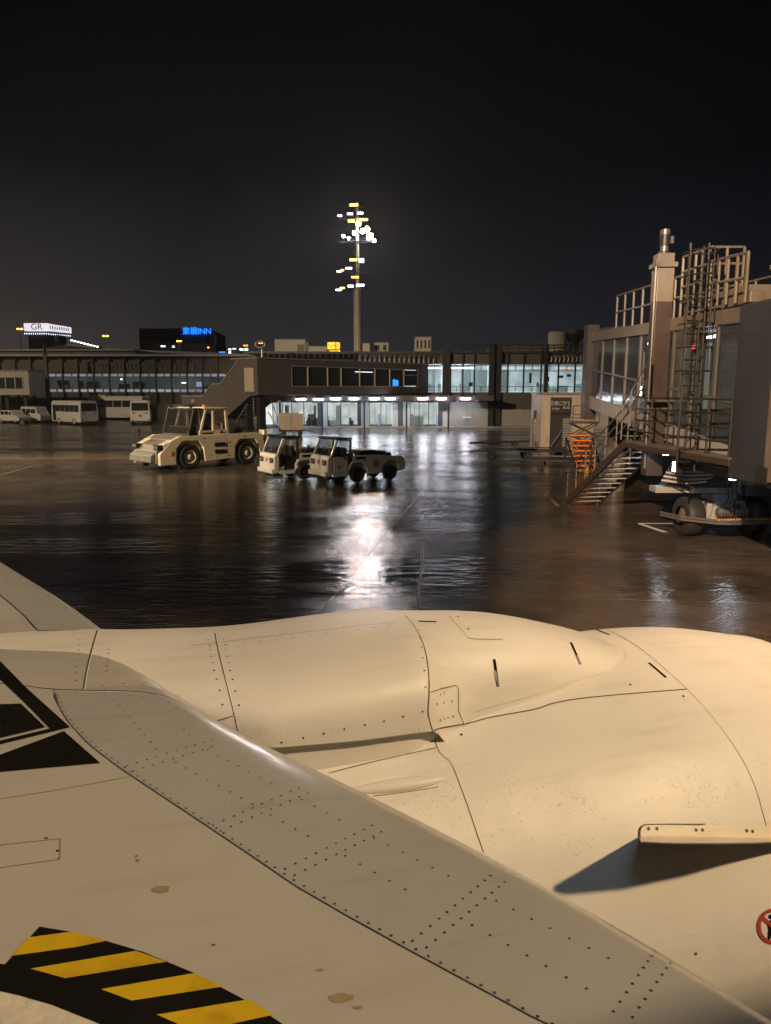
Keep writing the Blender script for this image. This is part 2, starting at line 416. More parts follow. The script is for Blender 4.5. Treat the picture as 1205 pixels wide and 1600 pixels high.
g = B('apron'); g.add([(-900, -200, 0), (900, -200, 0), (900, 1500, 0), (-900, 1500, 0)], [(0, 1, 2, 3)])
struct(g.build('apron_ground'))
mk = B('white_mark')
def stripe(mb, a, b, w, z=.004):
    a, b = Vector((a[0], a[1], z)), Vector((b[0], b[1], z)); d = (b - a).normalized(); n_ = Vector((-d.y, d.x, 0)) * w / 2
    mb.add([a - n_, b - n_, b + n_, a + n_], [(0, 1, 2, 3)])
stripe(mk, G(997, 818), G(1052, 818), .13)
stripe(mk, G(1000, 819), G(1040, 832), .16, .008)
stripe(mk, G(1168, 822), G(1240, 860), .14)
mk.m('tan_mark')
stripe(mk, G(858, 777), G(872, 791), .14); stripe(mk, G(858, 777), G(905, 777), .09)
stripe(mk, G(0, 742), G(60, 726), .05)
stripe(mk, G(662, 850), G(651, 958), .022)
struct(mk.build('painted_markings', recalc=False))
jt = B('seam')
for k in range(-8, 12): stripe(jt, (-60, 12.5 + k * 7.5 + 14), (60, 12.5 + k * 7.5 + 3), .02, .003)
for k in range(-4, 5): stripe(jt, (k * 15 - 2, 7), (k * 15 + 9, 74), .012, .0034)
struct(jt.build('pavement_joints', recalc=False))

#@@AIRCRAFT
# ------------------------------------------------------------------ the airliner we look out of
plane = thing('airliner', 'white airliner with engine and riveted wing edge wet with rain', 'airplane', (0, 0, 0), YAW)
CAML = Vector((0, 0, CAM_H))
IAF = AF.inverted()
def lray(u, v): return (IAF.to_3x3() @ ray(u, v)).normalized()
def interp(x, xs, ys):
    if x <= xs[0]: return ys[0]
    for i in range(len(xs) - 1):
        if x <= xs[i + 1]:
            t = (x - xs[i]) / (xs[i + 1] - xs[i]); return ys[i] + (ys[i + 1] - ys[i]) * t
    return ys[-1]
def smooth_interp(x, xs, ys, w=.14):
    return sum(interp(x + d, xs, ys) for d in (-w, -w / 2, 0, w / 2, w)) / 5
LE_L = [-.4, .1, 1.04, 1.31, 1.69, 1.98, 2.32, 2.66, 3.1, 3.57, 4.0, 4.52, 7, 16.2]
LE_S = [1.97, 1.72, 1.24, 1.10, .865, .665, .42, .19, .01, -.13, -.33, -.61, -1.92, -6.72]
def le(l): return smooth_interp(l, LE_L, LE_S)
def zn(l):
    t = min(1, max(0, (l - 2.9) / .7)); return 2.34 + .105 * l - .055 * t * t * (3 - 2 * t)
def chord(l): return le(l) - (-5.6 - .18 * l)
def wing_top(l, x):
    c = chord(l); k = max(0, 1 - (x / c) ** 2)
    return zn(l) + (.080 * (1 - math.exp(-x / .07)) + .055 * x) * k
def wing_bot(l, x):
    c = chord(l); k = max(0, 1 - (x / c) ** 2)
    return zn(l) - (.10 * (1 - math.exp(-x / .10)) + .05 * x) * k
NOSE = [0, .0015, .004, .008, .014, .022, .032, .045, .06, .08, .105, .135, .17, .22, .28, .36, .46, .58, .72]
def wing_grid(ls, xs_fn, off=0.0, lower=True):
    b = MB(); b.sm = True
    vs, fs = [], []
    nrow = None
    for l in ls:
        xs = xs_fn(l); row = []
        for x in reversed(xs): row.append((le(l) - x + (off if x < .02 else 0), l, wing_top(l, x) + off))
        if lower:
            for x in xs[1:]: row.append((le(l) - x, l, wing_bot(l, x) - (off if x < .3 else 0)))
        nrow = len(row); vs += row
    for i in range(len(ls) - 1):
        for j in range(nrow - 1):
            a = i * nrow + j; fs.append((a, a + 1, a + nrow + 1, a + nrow))
    b.vs_, b.fs_ = vs, fs
    return b
def frange(a, b_, n): return [a + (b_ - a) * i / (n - 1) for i in range(n)]
wls = frange(.12, 6.5, 70) + [7, 8, 9.5, 11, 13, 15, 16.2]
wg = wing_grid(wls, lambda l: NOSE + [.9, 1.2, 1.6, 2.1, 2.8, 3.6, 4.4, min(5.2, chord(l) * .9), chord(l)] if chord(l) > 5.3 else [q * chord(l) / 5.4 for q in NOSE + [.9, 1.2, 1.6, 2.1, 2.8, 3.6, 4.4, 4.9, 5.4]])
wg.m('skin_dry'); wg.add(wg.vs_, wg.fs_)
wing = wg.build('wing', plane)
wing_bvh = BVHTree.FromPolygons([Vector(p) for p in wg.vs_], wg.fs_)

# nacelle
LC, ZC0 = 3.085, 1.448
def nac_z(s): return ZC0 - .014 * s
NS = [-.2, .5, 1.176, 1.5, 1.8, 2.15, 2.474, 2.8, 3.05, 3.25, 3.40, 3.50, 3.55, 3.53]
NR = [.93, .975, 1.005, 1.03, 1.055, 1.075, 1.083, 1.070, 1.035, .99, .965, .90, .84, .79]
def nac_pt(s, t, r): return (s, LC - r * math.sin(t), nac_z(s) + r * math.cos(t))
def nac_grid(stations, radii, n=96, dr=0.0):
    vs, fs = [], []
    for s_, r_ in zip(stations, radii):
        for k in range(n):
            t = 2 * math.pi * k / n
            rr_ = r_ + dr + .012 * math.cos(t) ** 3      # a little taller than round
            vs.append(nac_pt(s_, t, rr_))
    for j in range(len(stations) - 1):
        for k in range(n):
            k2 = (k + 1) % n; fs.append((j * n + k, j * n + k2, (j + 1) * n + k2, (j + 1) * n + k))
    return vs, fs
def smooth_stations(a, b_, n):
    st = frange(a, b_, n); return st, [smooth_interp(x, NS, NR, .12) for x in st]
nac_all = []
def cowl(name, a, b_, n, dr, mat):
    st, rd = smooth_stations(a, b_, n); vs, fs = nac_grid(st, rd, dr=dr)
    b = B(mat); b.sm = True; b.add(vs, fs); o = b.build(name, plane)
    off = len(nac_v); nac_v.extend(Vector(p) for p in vs); nac_f.extend(tuple(i + off for i in f) for f in fs)
    return o
nac_v, nac_f = [], []
cowl('reverser_cowl', -.2, 1.176, 14, 0, 'skin')
fan_cowl = cowl('fan_cowl', 1.176, 2.474, 14, 0, 'skin')
st_i = frange(2.474, 3.3, 10) + [3.40, 3.48, 3.53, 3.55, 3.54, 3.50]
rd_i = [smooth_interp(x, NS, NR, .12) for x in st_i[:10]] + [.965, .925, .88, .835, .80, .775]
vs, fs = nac_grid(st_i, rd_i); b = B('skin'); b.sm = True; b.add(vs, fs); b.build('inlet_cowl', plane)
off = len(nac_v); nac_v.extend(Vector(p) for p in vs); nac_f.extend(tuple(i + off for i in f) for f in fs)
b = B('dark_metal'); b.lathe((0, LC, ZC0), (1, 0, 0), [(3.50, .775), (2.9, .74), (2.6, .74), (2.6, .2), (2.9, .02)], 48); b.build('fan', plane)
b = B('dark_metal'); b.lathe((0, LC, ZC0), (1, 0, 0), [(-.2, .925), (-.1, .7), (-.9, .55), (-1.6, .35), (-1.7, .3)], 40); b.build('exhaust_nozzle', plane)
nac_bvh = BVHTree.FromPolygons(nac_v, nac_f)

# strut fairing over the nacelle and the wing's leading edge: (s, l inboard edge, z there, l centre, z top, width of the round)
FS = [-2.2, -1.5, -.9, -.58, -.31, -.07, .10, .20, .45, .8, 1.14, 1.19, 1.36, 1.57, 1.77, 1.95, 2.15, 2.28, 2.42]
FI = [3.40, 3.25, 3.12, 3.05, 2.95, 2.86, 2.76, 2.70, 2.615, 2.60, 2.60, 2.66, 2.72, 2.735, 2.75, 2.785, 2.815, 2.88, 3.02]
FC = [3.50, 3.44, 3.38, 3.33, 3.28, 3.22, 3.18, 3.16, 3.13, 3.12, 3.12, 3.12, 3.11, 3.11, 3.10, 3.09, 3.09, 3.08, 3.08]
FB = [2.66, 2.66, 2.65, 2.64, 2.63, 2.61, 2.58, 2.55, 2.46, 2.44, 2.43, 2.33, 2.30, 2.30, 2.31, 2.33, 2.35, 2.36, 2.40]
FT = [2.74, 2.75, 2.765, 2.765, 2.755, 2.735, 2.72, 2.712, 2.712, 2.732, 2.742, 2.742, 2.735, 2.715, 2.68, 2.63, 2.57, 2.52, 2.455]
def fair_row(s, n=28):
    i_ = smooth_interp(s, FS, FI, .04); c_ = smooth_interp(s, FS, FC, .1); b_ = smooth_interp(s, FS, FB, .03); t_ = smooth_interp(s, FS, FT, .12)
    row = []
    w = c_ - i_
    for k in range(n + 1):
        a = math.pi * k / n
        ca, sa = math.cos(a), math.sin(a)
        e = .72
        row.append((s, c_ - w * math.copysign(abs(ca) ** e, ca), b_ + (t_ - b_) * sa ** e))
    return row
fst = frange(-2.2, 2.42, 150); n_ = 29
vs = [p for s_ in fst for p in fair_row(s_)]
# close below: side walls go down into the nacelle, set back from the edge
fs = [(i * n_ + j, i * n_ + j + 1, (i + 1) * n_ + j + 1, (i + 1) * n_ + j) for i in range(len(fst) - 1) for j in range(n_ - 1)]
vs_f, fs_f = list(vs), list(fs)
fs.append(tuple(range((len(fst) - 1) * n_, len(fst) * n_)))
b = B('skin'); b.sm = True; b.add(vs, fs)
b.sm = False
base = [(s_, smooth_interp(s_, FS, FI, .1) + .0, smooth_interp(s_, FS, FB, .03)) for s_ in fst if .1 < s_ < 1.215]
inn = [(p[0], p[1] + .035, p[2] + .005) for p in base]; dn = [(p[0], p[1] + .035, p[2] - .3) for p in base]
k_ = len(base)
b.add(base + inn + dn, [(i, i + 1, k_ + i + 1, k_ + i) for i in range(k_ - 1)] + [(k_ + i, k_ + i + 1, 2 * k_ + i + 1, 2 * k_ + i) for i in range(k_ - 1)])
fair = b.build('engine_strut_fairing', plane)
all_v = [Vector(p) for p in wg.vs_]; all_f = list(wg.fs_)
def add_bvh(v_, f_):
    o_ = len(all_v); all_v.extend(Vector(p) for p in v_); all_f.extend(tuple(i + o_ for i in f) for f in f_)
add_bvh(nac_v, nac_f); add_bvh(vs_f, fs_f)
ALL = BVHTree.FromPolygons(all_v, all_f)
def hit(u, v, bvh=ALL):
    d = lray(u, v); h = bvh.ray_cast(CAML, d)
    if h[0] is None: return None
    n_ = h[1]
    if n_.dot(d) > 0: n_ = -n_
    return h[0], n_

# slats: a raised skin over the wing's nose, ending at the seam seen in the photo
seam_px = [(85, 1080), (92, 1103), (108, 1130), (140, 1165), (190, 1203), (250, 1243), (340, 1303), (460, 1385), (550, 1437), (640, 1487), (740, 1541), (830, 1590), (880, 1614), (1010, 1680), (1180, 1760)]
SL, SX = [], []
for (u, v) in seam_px:
    h = hit(u, v, wing_bvh)
    if h: SL.append(h[0].y); SX.append(le(h[0].y) - h[0].x)
pairs = sorted(zip(SL, SX)); SL = [p[0] for p in pairs]; SX = [p[1] for p in pairs]
TT = [0, .002, .005, .01, .018, .03, .045, .065, .09, .12, .16, .21, .27, .35, .45, .56, .68, .8, .9, 1]
sl_ls = frange(.13, SL[-1], 70)
sb = wing_grid(sl_ls, lambda l: [q * max(.03, interp(l, SL, SX)) for q in TT], off=.005, lower=True)
sb.m('slat'); sb.add(sb.vs_, sb.fs_)
slat_bvh = BVHTree.FromPolygons([Vector(p) for p in sb.vs_], sb.fs_)
add_bvh(sb.vs_, sb.fs_)
ALL = BVHTree.FromPolygons(all_v, all_f)
so_px = [(66, 982), (40, 966), (0, 936)]
o_pts = []
for (u, v) in so_px:
    h = hit(u, v, wing_bvh)
    if h: o_pts.append((h[0].y, le(h[0].y) - h[0].x))
xs2 = sum(p[1] for p in o_pts) / max(1, len(o_pts)); print('outer slat', o_pts, 'inner', list(zip(SL, SX))[-4:])
s2 = wing_grid(frange(3.45, 15.8, 60), lambda l: [q * max(.1, xs2 if l < 6 else xs2) for q in TT], off=.006)
s2.m('slat'); s2.add(s2.vs_, s2.fs_); s2.build('outer_slat', plane)

def project_poly(poly, mb, mat, off=.002, res=14, bvh=None):
    """a flat marking laid on the skin: cut into small triangles and dropped onto it"""
    bv = bvh or ALL
    bm = bmesh.new(); vs = [bm.verts.new((p[0], p[1], 0)) for p in poly]
    tri = tessellate_polygon([[Vector((p[0], p[1], 0)) for p in poly]])
    for t in tri:
        try: bm.faces.new([vs[i] for i in t])
        except ValueError: pass
    for _ in range(6):
        es = [e for e in bm.edges if e.calc_length() > res]
        if not es: break
        bmesh.ops.subdivide_edges(bm, edges=es, cuts=1, use_grid_fill=False)
        bmesh.ops.triangulate(bm, faces=bm.faces)
    bm.verts.index_update()
    pts = []; ok = True
    for v_ in bm.verts:
        h = hit(v_.co.x, v_.co.y, bv)
        if h is None: pts.append(None); continue
        pts.append(h[0] + h[1] * off)
    mb.m(mat); mp_ = {}; vv = []; ff = []
    for i, p in enumerate(pts):
        if p is not None: mp_[i] = len(vv); vv.append(p)
    for f in bm.faces:
        ii = [v_.index for v_ in f.verts]
        if all(i in mp_ for i in ii):
            q = [vv[mp_[i]] for i in ii]
            if max((q[0] - q[1]).length, (q[1] - q[2]).length, (q[2] - q[0]).length) < .35: ff.append(tuple(mp_[i] for i in ii))
    bm.free()
    sm = mb.sm; mb.sm = True; mb.add(vv, ff); mb.sm = sm
def densify(poly, step=10):
    out = []
    for (a, b_) in zip(poly, poly[1:]):
        n = max(1, int(math.hypot(b_[0] - a[0], b_[1] - a[1]) / step))
        for k in range(n): out.append((a[0] + (b_[0] - a[0]) * k / n, a[1] + (b_[1] - a[1]) * k / n))
    out.append(poly[-1]); return out
def smooth_poly(poly, it=2):
    for _ in range(it):
        q = [poly[0]]
        for a, b_ in zip(poly, poly[1:]):
            q += [(a[0] * .75 + b_[0] * .25, a[1] * .75 + b_[1] * .25), (a[0] * .25 + b_[0] * .75, a[1] * .25 + b_[1] * .75)]
        q.append(poly[-1]); poly = q
    return poly
def ribbon(poly, mb, mat='seam', w=.0055, off=.0012, bvh=None, smooth=True, step=8):
    bv = bvh or ALL
    if smooth: poly = smooth_poly(poly)
    pr = [hit(u, v, bv) for u, v in densify(poly, step)]
    pr = [h for h in pr if h]
    mb.m(mat); vs = []
    for i, (p, n_) in enumerate(pr):
        a = pr[max(0, i - 1)][0]; c = pr[min(len(pr) - 1, i + 1)][0]; d = (c - a)
        if d.length < 1e-6: d = Vector((1, 0, 0))
        d.normalize(); sd = d.cross(n_).normalized()
        vs += [p + n_ * off - sd * w / 2, p + n_ * off + sd * w / 2]
    fs = []
    for i in range(len(pr) - 1):
        if (pr[i][0] - pr[i + 1][0]).length < .2: fs.append((2 * i, 2 * i + 1, 2 * i + 3, 2 * i + 2))
    mb.add(vs, fs)
def dot(p, n_, r, mb, off=.0015, k=8):
    a = n_.orthogonal().normalized(); c = n_.cross(a)
    mb.add([p + n_ * off + (a * math.cos(2 * math.pi * i / k) + c * math.sin(2 * math.pi * i / k)) * r for i in range(k)], [tuple(range(k))])
def dots(poly, step, r, mb, mat='screw', bvh=None, jit=.0):
    """a row of fasteners every `step` metres along the line"""
    bv = bvh or ALL
    mb.m(mat); acc = step; last = None
    for (u, v) in densify(poly, 2):
        h = hit(u, v, bv)
        if not h: continue
        if last is not None: acc += (h[0] - last).length
        last = h[0]
        if acc >= step:
            acc = 0
            dot(h[0], h[1], r * random.uniform(.93, 1.07), mb)
# rows of fasteners in the inboard slat: belong to its own mesh
rv = MB()
SLB = slat_bvh
def row(pl, st, r): dots(pl, st, r, rv, bvh=SLB)
row([(91, 1086), (100, 1112), (118, 1135), (150, 1167), (200, 1203), (255, 1240), (345, 1299), (463, 1378), (553, 1430), (645, 1481), (745, 1536), (835, 1586), (880, 1609)], .030, .0036)
for pl in ([(120, 1084), (200, 1086), (262, 1097), (305, 1122)], [(179, 1093), (246, 1172)], [(275, 1192), (395, 1257)], [(423, 1274), (487, 1310)], [(540, 1338), (600, 1372), (655, 1402)], [(738, 1446), (936, 1556)],
           [(256, 1103), (302, 1156)], [(325, 1172), (430, 1228)], [(472, 1250), (538, 1285)], [(585, 1310), (717, 1377)], [(776, 1408), (967, 1506)]):
    row(pl, .044, .0032)
for a, c, o_ in (((199, 1197), (332, 1156), (10, 8)), ((333, 1290), (478, 1227), (12, 9)), ((446, 1358), (592, 1285), (15, 10)), ((645, 1471), (770, 1366), (22, 10)), ((959, 1581), (1031, 1476), (30, 9))):
    row([a, c], .030, .0033); row([(a[0] + o_[0], a[1] + o_[1]), (c[0] + o_[0], c[1] + o_[1])], .030, .0033)
sb.m('screw')
for i_, f_ in enumerate(rv.f): pass
o_ = len(sb.v); sb.v += rv.v; sb.f += [[i + o_ for i in f] for f in rv.f]; sb.mi += [sb.cur] * len(rv.f); sb.smooth += [False] * len(rv.f)
ribbon(seam_px[:12], sb, 'seam', .006, .002, bvh=SLB)
sb.build('inner_slat', plane, recalc=False)

# markings on the wing
mk = MB()
project_poly([(0, 1101), (33, 1100), (71, 1137), (0, 1154)], mk, 'ink', bvh=wing_bvh)
project_poly([(-30, 1004), (0, 1033), (40, 1074), (110, 1137), (0, 1164), (-40, 1172), (-40, 1166), (0, 1158), (78, 1139), (36, 1096), (0, 1062), (-30, 1034)], mk, 'ink', bvh=wing_bvh)
project_poly([(-60, 1192), (0, 1180), (100, 1143), (157, 1193), (0, 1207), (-60, 1212)], mk, 'ink', bvh=wing_bvh)
mk.build('registration_letter', plane, recalc=False)
hz = MB()
project_poly([(62, 1449), (110, 1457), (165, 1471), (225, 1489), (300, 1520), (380, 1562), (440, 1600), (500, 1640), (330, 1680), (220, 1630), (150, 1598), (80, 1571), (30, 1556), (-20, 1545), (-20, 1504), (8, 1508)], hz, 'ink', .0022, bvh=wing_bvh)
for pl in ([(45, 1467), (112, 1458), (168, 1472), (120, 1482), (18, 1496)], [(48, 1516), (213, 1488), (260, 1505), (102, 1531)], [(158, 1548), (303, 1523), (348, 1544), (206, 1566)], [(245, 1588), (388, 1564), (428, 1588), (345, 1606), (300, 1612)], [(340, 1630), (470, 1610), (500, 1632), (400, 1650)]):
    project_poly(pl, hz, 'yellow', .004, bvh=wing_bvh)
hz.build('hazard_stripe', plane, recalc=False)
pt = MB()
project_poly([(-20, 1548), (30, 1560), (80, 1574), (150, 1602), (190, 1622), (150, 1660), (-40, 1660), (-40, 1548)], pt, 'putty', .006, bvh=wing_bvh)
pt.build('walkway_strip', plane, recalc=False)
wd = MB()
def blob(u, v, ru, rv_, mat, k=14, off=.0015, mb=wd, bvh=wing_bvh):
    poly = [(u + ru * math.cos(2 * math.pi * i / k) * random.uniform(.6, 1.1), v + rv_ * math.sin(2 * math.pi * i / k) * random.uniform(.6, 1.1)) for i in range(k)]
    project_poly(poly, mb, mat, off, 20, bvh=bvh)
def blob1(*a):
    q = MB(); blob(*a, mb=q); q.build('surface_stain', plane, recalc=False)
blob1(253, 1390, 16, 8, 'stain'); blob1(533, 1560, 22, 8, 'stain'); blob1(560, 1575, 9, 4, 'stain'); blob1(334, 1477, 4, 2, 'seam'); blob1(500, 1516, 7, 3, 'stain'); blob1(216, 1345, 4, 3, 'stain')
blob1(73, 1310, 4, 2, 'seam'); blob1(214, 1338, 3, 2, 'stain'); blob1(92, 1343, 2, 2, 'screw'); blob1(90, 1330, 4, 2, 'screw')
for pl in ([(94, 1311), (94, 1343)], [(-10, 1322), (94, 1311)], [(-10, 1358), (94, 1343)]): ribbon(pl, wd, 'stain', .003, .0016, bvh=wing_bvh, smooth=False)
ribbon([(0, 1249), (120, 1230), (290, 1197)], wd, 'stain', .003, .0014, bvh=wing_bvh); 
merge_into(wing, wd)

# panel seams of nacelle and strut, each with a painted highlight line
sm_ = MB()
S = lambda pl, w=.0055, **k: (ribbon(pl, sm_, 'seam', w * .8, **k), ribbon([(u + 1.6, v + 2.0) for u, v in pl], sm_, 'seam_highlight', w * .4, off=.0016, **k))
S([(930, 979), (960, 988), (1000, 1012), (1040, 1046), (1075, 1078)], .006)
S([(1075, 1078), (1110, 1115), (1150, 1168), (1180, 1225), (1197, 1290)], .003)
S([(678, 1141), (690, 1137), (735, 1130), (760, 1122), (800, 1115), (840, 1108), (862, 1099), (900, 1092), (960, 1086), (1020, 1081), (1073, 1077)], .0075)
S([(633, 962), (650, 980), (662, 1005), (669, 1040), (671, 1080), (668, 1110), (671, 1125), (676, 1141)], .0075)
S([(676, 1141), (682, 1165), (690, 1180), (706, 1192), (713, 1210), (730, 1255), (745, 1300), (756, 1332)], .008)
S([(336, 990), (342, 1020), (352, 1060), (362, 1100), (372, 1142)], .0065)
S([(340, 1126), (364, 1119)], .005, smooth=False)
S([(152, 985), (146, 1005), (138, 1035), (133, 1060), (131, 1077)], .0075)
S([(0, 1068), (40, 1072), (75, 1077), (130, 1079), (190, 1079), (240, 1083), (280, 1095), (300, 1110)], .008)
S([(514, 1208), (560, 1196), (610, 1184), (684, 1168)], .005)
S([(673, 1082), (690, 1076), (712, 1071), (716, 1074), (716, 1110), (726, 1133)], .0045, smooth=False)
S([(702, 963), (722, 985), (732, 997), (740, 999), (786, 999)], .0045)
S([(300, 1008), (340, 1004), (430, 993), (520, 983), (620, 972)], .003)
S([(583, 1244), (640, 1237), (684, 1230)], .004)
merge_into(fan_cowl, sm_)
# concave joint where the fairing sinks into the cowl: a bead of sealant
jb = MB()
ribbon([(737, 1113), (770, 1103), (820, 1090), (860, 1078), (900, 1062), (945, 1052), (965, 1043), (978, 1030), (979, 1018), (965, 1008), (930, 1000)], jb, 'strake', .004, .003)
jb.build('sealant_bead', plane, recalc=False)
fx = MB(); fx.m('screw')
for pl, st in (([(326, 1000), (333, 1040), (345, 1085), (352, 1125)], .06), ([(350, 1000), (358, 1040), (368, 1080), (378, 1120)], .06),
               ([(655, 985), (660, 1020), (664, 1060), (666, 1100)], .07), ([(300, 1013), (420, 1001), (520, 990), (610, 977)], .07), ([(440, 1160), (520, 1143), (600, 1127), (660, 1112)], .08),
               ([(125, 1000), (120, 1040), (118, 1070)], .06), ([(170, 1015), (166, 1055)], .04), ([(160, 1072), (200, 1068), (260, 1075)], .07), ([(560, 1180), (620, 1168), (675, 1158)], .07),
               ([(688, 1085), (700, 1080)], .03), ([(688, 1125), (712, 1118)], .03), ([(683, 1100), (710, 1095)], .05)):
    dots(pl, st, .0042, fx)
for u, v in ((732, 983), (716, 964), (1068, 1088), (721, 1148), (985, 1070), (1087, 1575 - 85)): 
    h = hit(u, v)
    if h: dot(h[0], h[1], .006, fx, .002)
merge_into(fan_cowl, fx)
for a, c in (((1014, 1036), (1041, 1059)), ((932, 984), (952, 992)), ((654, 971), (682, 972)), ((772, 1030), (778, 1073)), ((892, 1004), (907, 1038))):
    lt = MB(); ribbon([a, c], lt, 'ink', .014, .002, smooth=False, step=6)
    if a[0] == 772: ribbon([(773, 1048), (778, 1072)], lt, 'steel', .010, .004, smooth=False)
    if a[0] == 892: ribbon([(901, 1024), (907, 1037)], lt, 'steel', .012, .004, smooth=False)
    lt.build('latch', plane, recalc=False)
# blister on the reverser cowl
def blister(path, w, h_, name, mat='skin'):
    mb = B(mat); mb.sm = True; rows = []
    pr = [hit(u, v, nac_bvh) for u, v in path]
    N = len(pr)
    for i, (p, n_) in enumerate(pr):
        a = pr[max(0, i - 1)][0]; c = pr[min(N - 1, i + 1)][0]; d = (c - a).normalized(); sd = d.cross(n_).normalized()
        t = i / (N - 1); k = math.sin(math.pi * min(1, t * .5 + .5 * t * t + .02)) ** .6
        rows += [p + sd * w * k * math.cos(math.pi * j / 8) + n_ * (h_ * k * math.sin(math.pi * j / 8) - .002) for j in range(9)]
    mb.add(rows, [(i * 9 + j, i * 9 + j + 1, i * 9 + j + 10, i * 9 + j + 9) for i in range(N - 1) for j in range(8)])
    return mb.build(name, plane)
blister(densify([(520, 1240), (600, 1230), (660, 1222), (702, 1215)], 6), .028, .022, 'blister')
# strake: a bracket flange on the cowl and a fin standing out from it
stk = MB()
project_poly([(1000, 1293), (1006, 1289), (1205, 1291), (1260, 1292), (1260, 1312), (1205, 1310), (1150, 1309), (1000, 1308), (998, 1300)], stk, 'strake', .007, bvh=nac_bvh)
ribbon([(1000, 1310), (998, 1300), (1002, 1290), (1008, 1288), (1100, 1288)], stk, 'seam', .004, .009, bvh=nac_bvh)
stk.m('strake')
flange = stk.build('strake_flange', plane, recalc=False)
fr = [hit(u, v, nac_bvh) for u, v in densify([(1000, 1308), (1100, 1309), (1205, 1311), (1300, 1316), (1400, 1325)], 14)]
fin = B('strake'); N = len(fr); vs = []
for i, (p, n_) in enumerate(fr):
    t = i / (N - 1)
    hgt = interp(t, [0, .04, .10, .30, .45, .60, .75, 1.0], [.37, .41, .435, .42, .33, .14, .01, .005])
    outd = ((CAML - p).normalized() + Vector((0, -.03, -.035))).normalized()
    q = p + outd * hgt; up = Vector((0, -.35, .94)) * .004
    vs += [p + up * 2, q + up, q - up, p - up * 2]
fs = []
for i in range(N - 1):
    a = i * 4
    for j in range(4): fs.append((a + j, a + (j + 1) % 4, a + 4 + (j + 1) % 4, a + 4 + j))
fs += [(0, 1, 2, 3), tuple((N - 1) * 4 + j for j in (3, 2, 1, 0))]
fin.add(vs, fs); fin.build('strake_fin', plane)
rt = MB(); rt.m('screw')
for u, v in ((1012, 1295), (1025, 1295), (1086, 1297), (1096, 1297), (1165, 1298), (1174, 1299)):
    h = hit(u, v, nac_bvh); dot(h[0], h[1], .007, rt, .009)
merge_into(flange, rt)
# no-step sign
ns_ = MB()
ring = []
cu_, cv_, ru_, rv2 = 1207, 1447, 25, 28
K = 36
outer = [(cu_ + ru_ * math.cos(2 * math.pi * i / K), cv_ + rv2 * math.sin(2 * math.pi * i / K)) for i in range(K + 1)]
inner = [(cu_ + (ru_ - 6) * math.cos(2 * math.pi * i / K), cv_ + (rv2 - 6) * math.sin(2 * math.pi * i / K)) for i in range(K + 1)]
project_poly([(1198, 1440), (1204, 1437), (1212, 1437), (1216, 1442), (1214, 1455), (1212, 1468), (1208, 1468), (1206, 1456), (1203, 1468), (1199, 1468), (1200, 1452)], ns_, 'ink', .002, 6, bvh=nac_bvh)
project_poly([(1204 + 4 * math.cos(a_ / 8 * 6.283), 1432 + 4 * math.sin(a_ / 8 * 6.283)) for a_ in range(8)], ns_, 'ink', .002, 6, bvh=nac_bvh)
for i in range(K): project_poly([outer[i], outer[i + 1], inner[i + 1], inner[i]], ns_, 'red', .0035, 12, bvh=nac_bvh)
project_poly([(1187, 1434), (1191, 1430), (1228, 1460), (1224, 1465)], ns_, 'red', .0038, 8, bvh=nac_bvh)
ns_.build('no_step_sign', plane, recalc=False)
# beads of rain standing on the cowls
M['bead'] = pbr('rain_bead', (.80, .77, .72), .04, var=.05, spec=.8, coat=1.0)
bd = B('bead'); bd.sm = True
rb = random.Random(3)
def bead(u, v, r):
    h = hit(u, v)
    if not h: return
    p, n_ = h; a = n_.orthogonal().normalized(); c = n_.cross(a); k = 6; sx = rb.uniform(.8, 1.3)
    vs = []
    for (q, hh) in ((1, 0), (.80, .24), (.40, .38)):
        vs += [p + n_ * (hh * r + .0004) + (a * math.cos(6.2832 * i / k) * sx + c * math.sin(6.2832 * i / k)) * r * q for i in range(k)]
    vs.append(p + n_ * r * .42)
    fs = [(j * k + i, j * k + (i + 1) % k, (j + 1) * k + (i + 1) % k, (j + 1) * k + i) for j in range(2) for i in range(k)] + [(2 * k + i, 2 * k + (i + 1) % k, 3 * k) for i in range(k)]
    bd.add(vs, fs)
def inside(u, v, poly):
    c = False
    for (x0, y0), (x1, y1) in zip(poly, poly[1:] + poly[:1]):
        if (y0 > v) != (y1 > v) and u < (x1 - x0) * (v - y0) / (y1 - y0) + x0: c = not c
    return c
def bead_area(poly, n, r0, r1, clumps):
    us = [p[0] for p in poly]; vs_ = [p[1] for p in poly]; cl = [(rb.uniform(min(us), max(us)), rb.uniform(min(vs_), max(vs_))) for _ in range(clumps)]
    made = 0; tries = 0
    while made < n and tries < n * 30:
        tries += 1
        if rb.random() < .75: q = rb.choice(cl); u, v = rb.gauss(q[0], 20), rb.gauss(q[1], 17)
        else: u, v = rb.uniform(min(us), max(us)), rb.uniform(min(vs_), max(vs_))
        if inside(u, v, poly): bead(u, v, r0 + (r1 - r0) * rb.random() ** 2.5); made += 1
bead_area([(470, 1180), (670, 1132), (690, 1185), (750, 1325), (640, 1262)], 620, .0016, .0042, 14)
bead_area([(690, 1150), (860, 1200), (980, 1290), (870, 1370), (770, 1330), (710, 1200)], 420, .0014, .0036, 12)
bead_area([(985, 1080), (1075, 1090), (1160, 1200), (1190, 1288), (1010, 1286), (960, 1180)], 330, .0014, .0036, 14)
bead_area([(1080, 1060), (1200, 1100), (1200, 1285), (1170, 1180)], 260, .0014, .0034, 7)
bead_area([(380, 1080), (480, 1130), (600, 1120), (450, 1168), (376, 1140)], 240, .0014, .0034, 6)
bead_area([(520, 975), (670, 965), (760, 975), (720, 1010), (560, 1000)], 150, .0014, .0036, 5)
bead_area([(700, 1040), (800, 990), (830, 1060), (740, 1090)], 90, .0014, .003, 4)
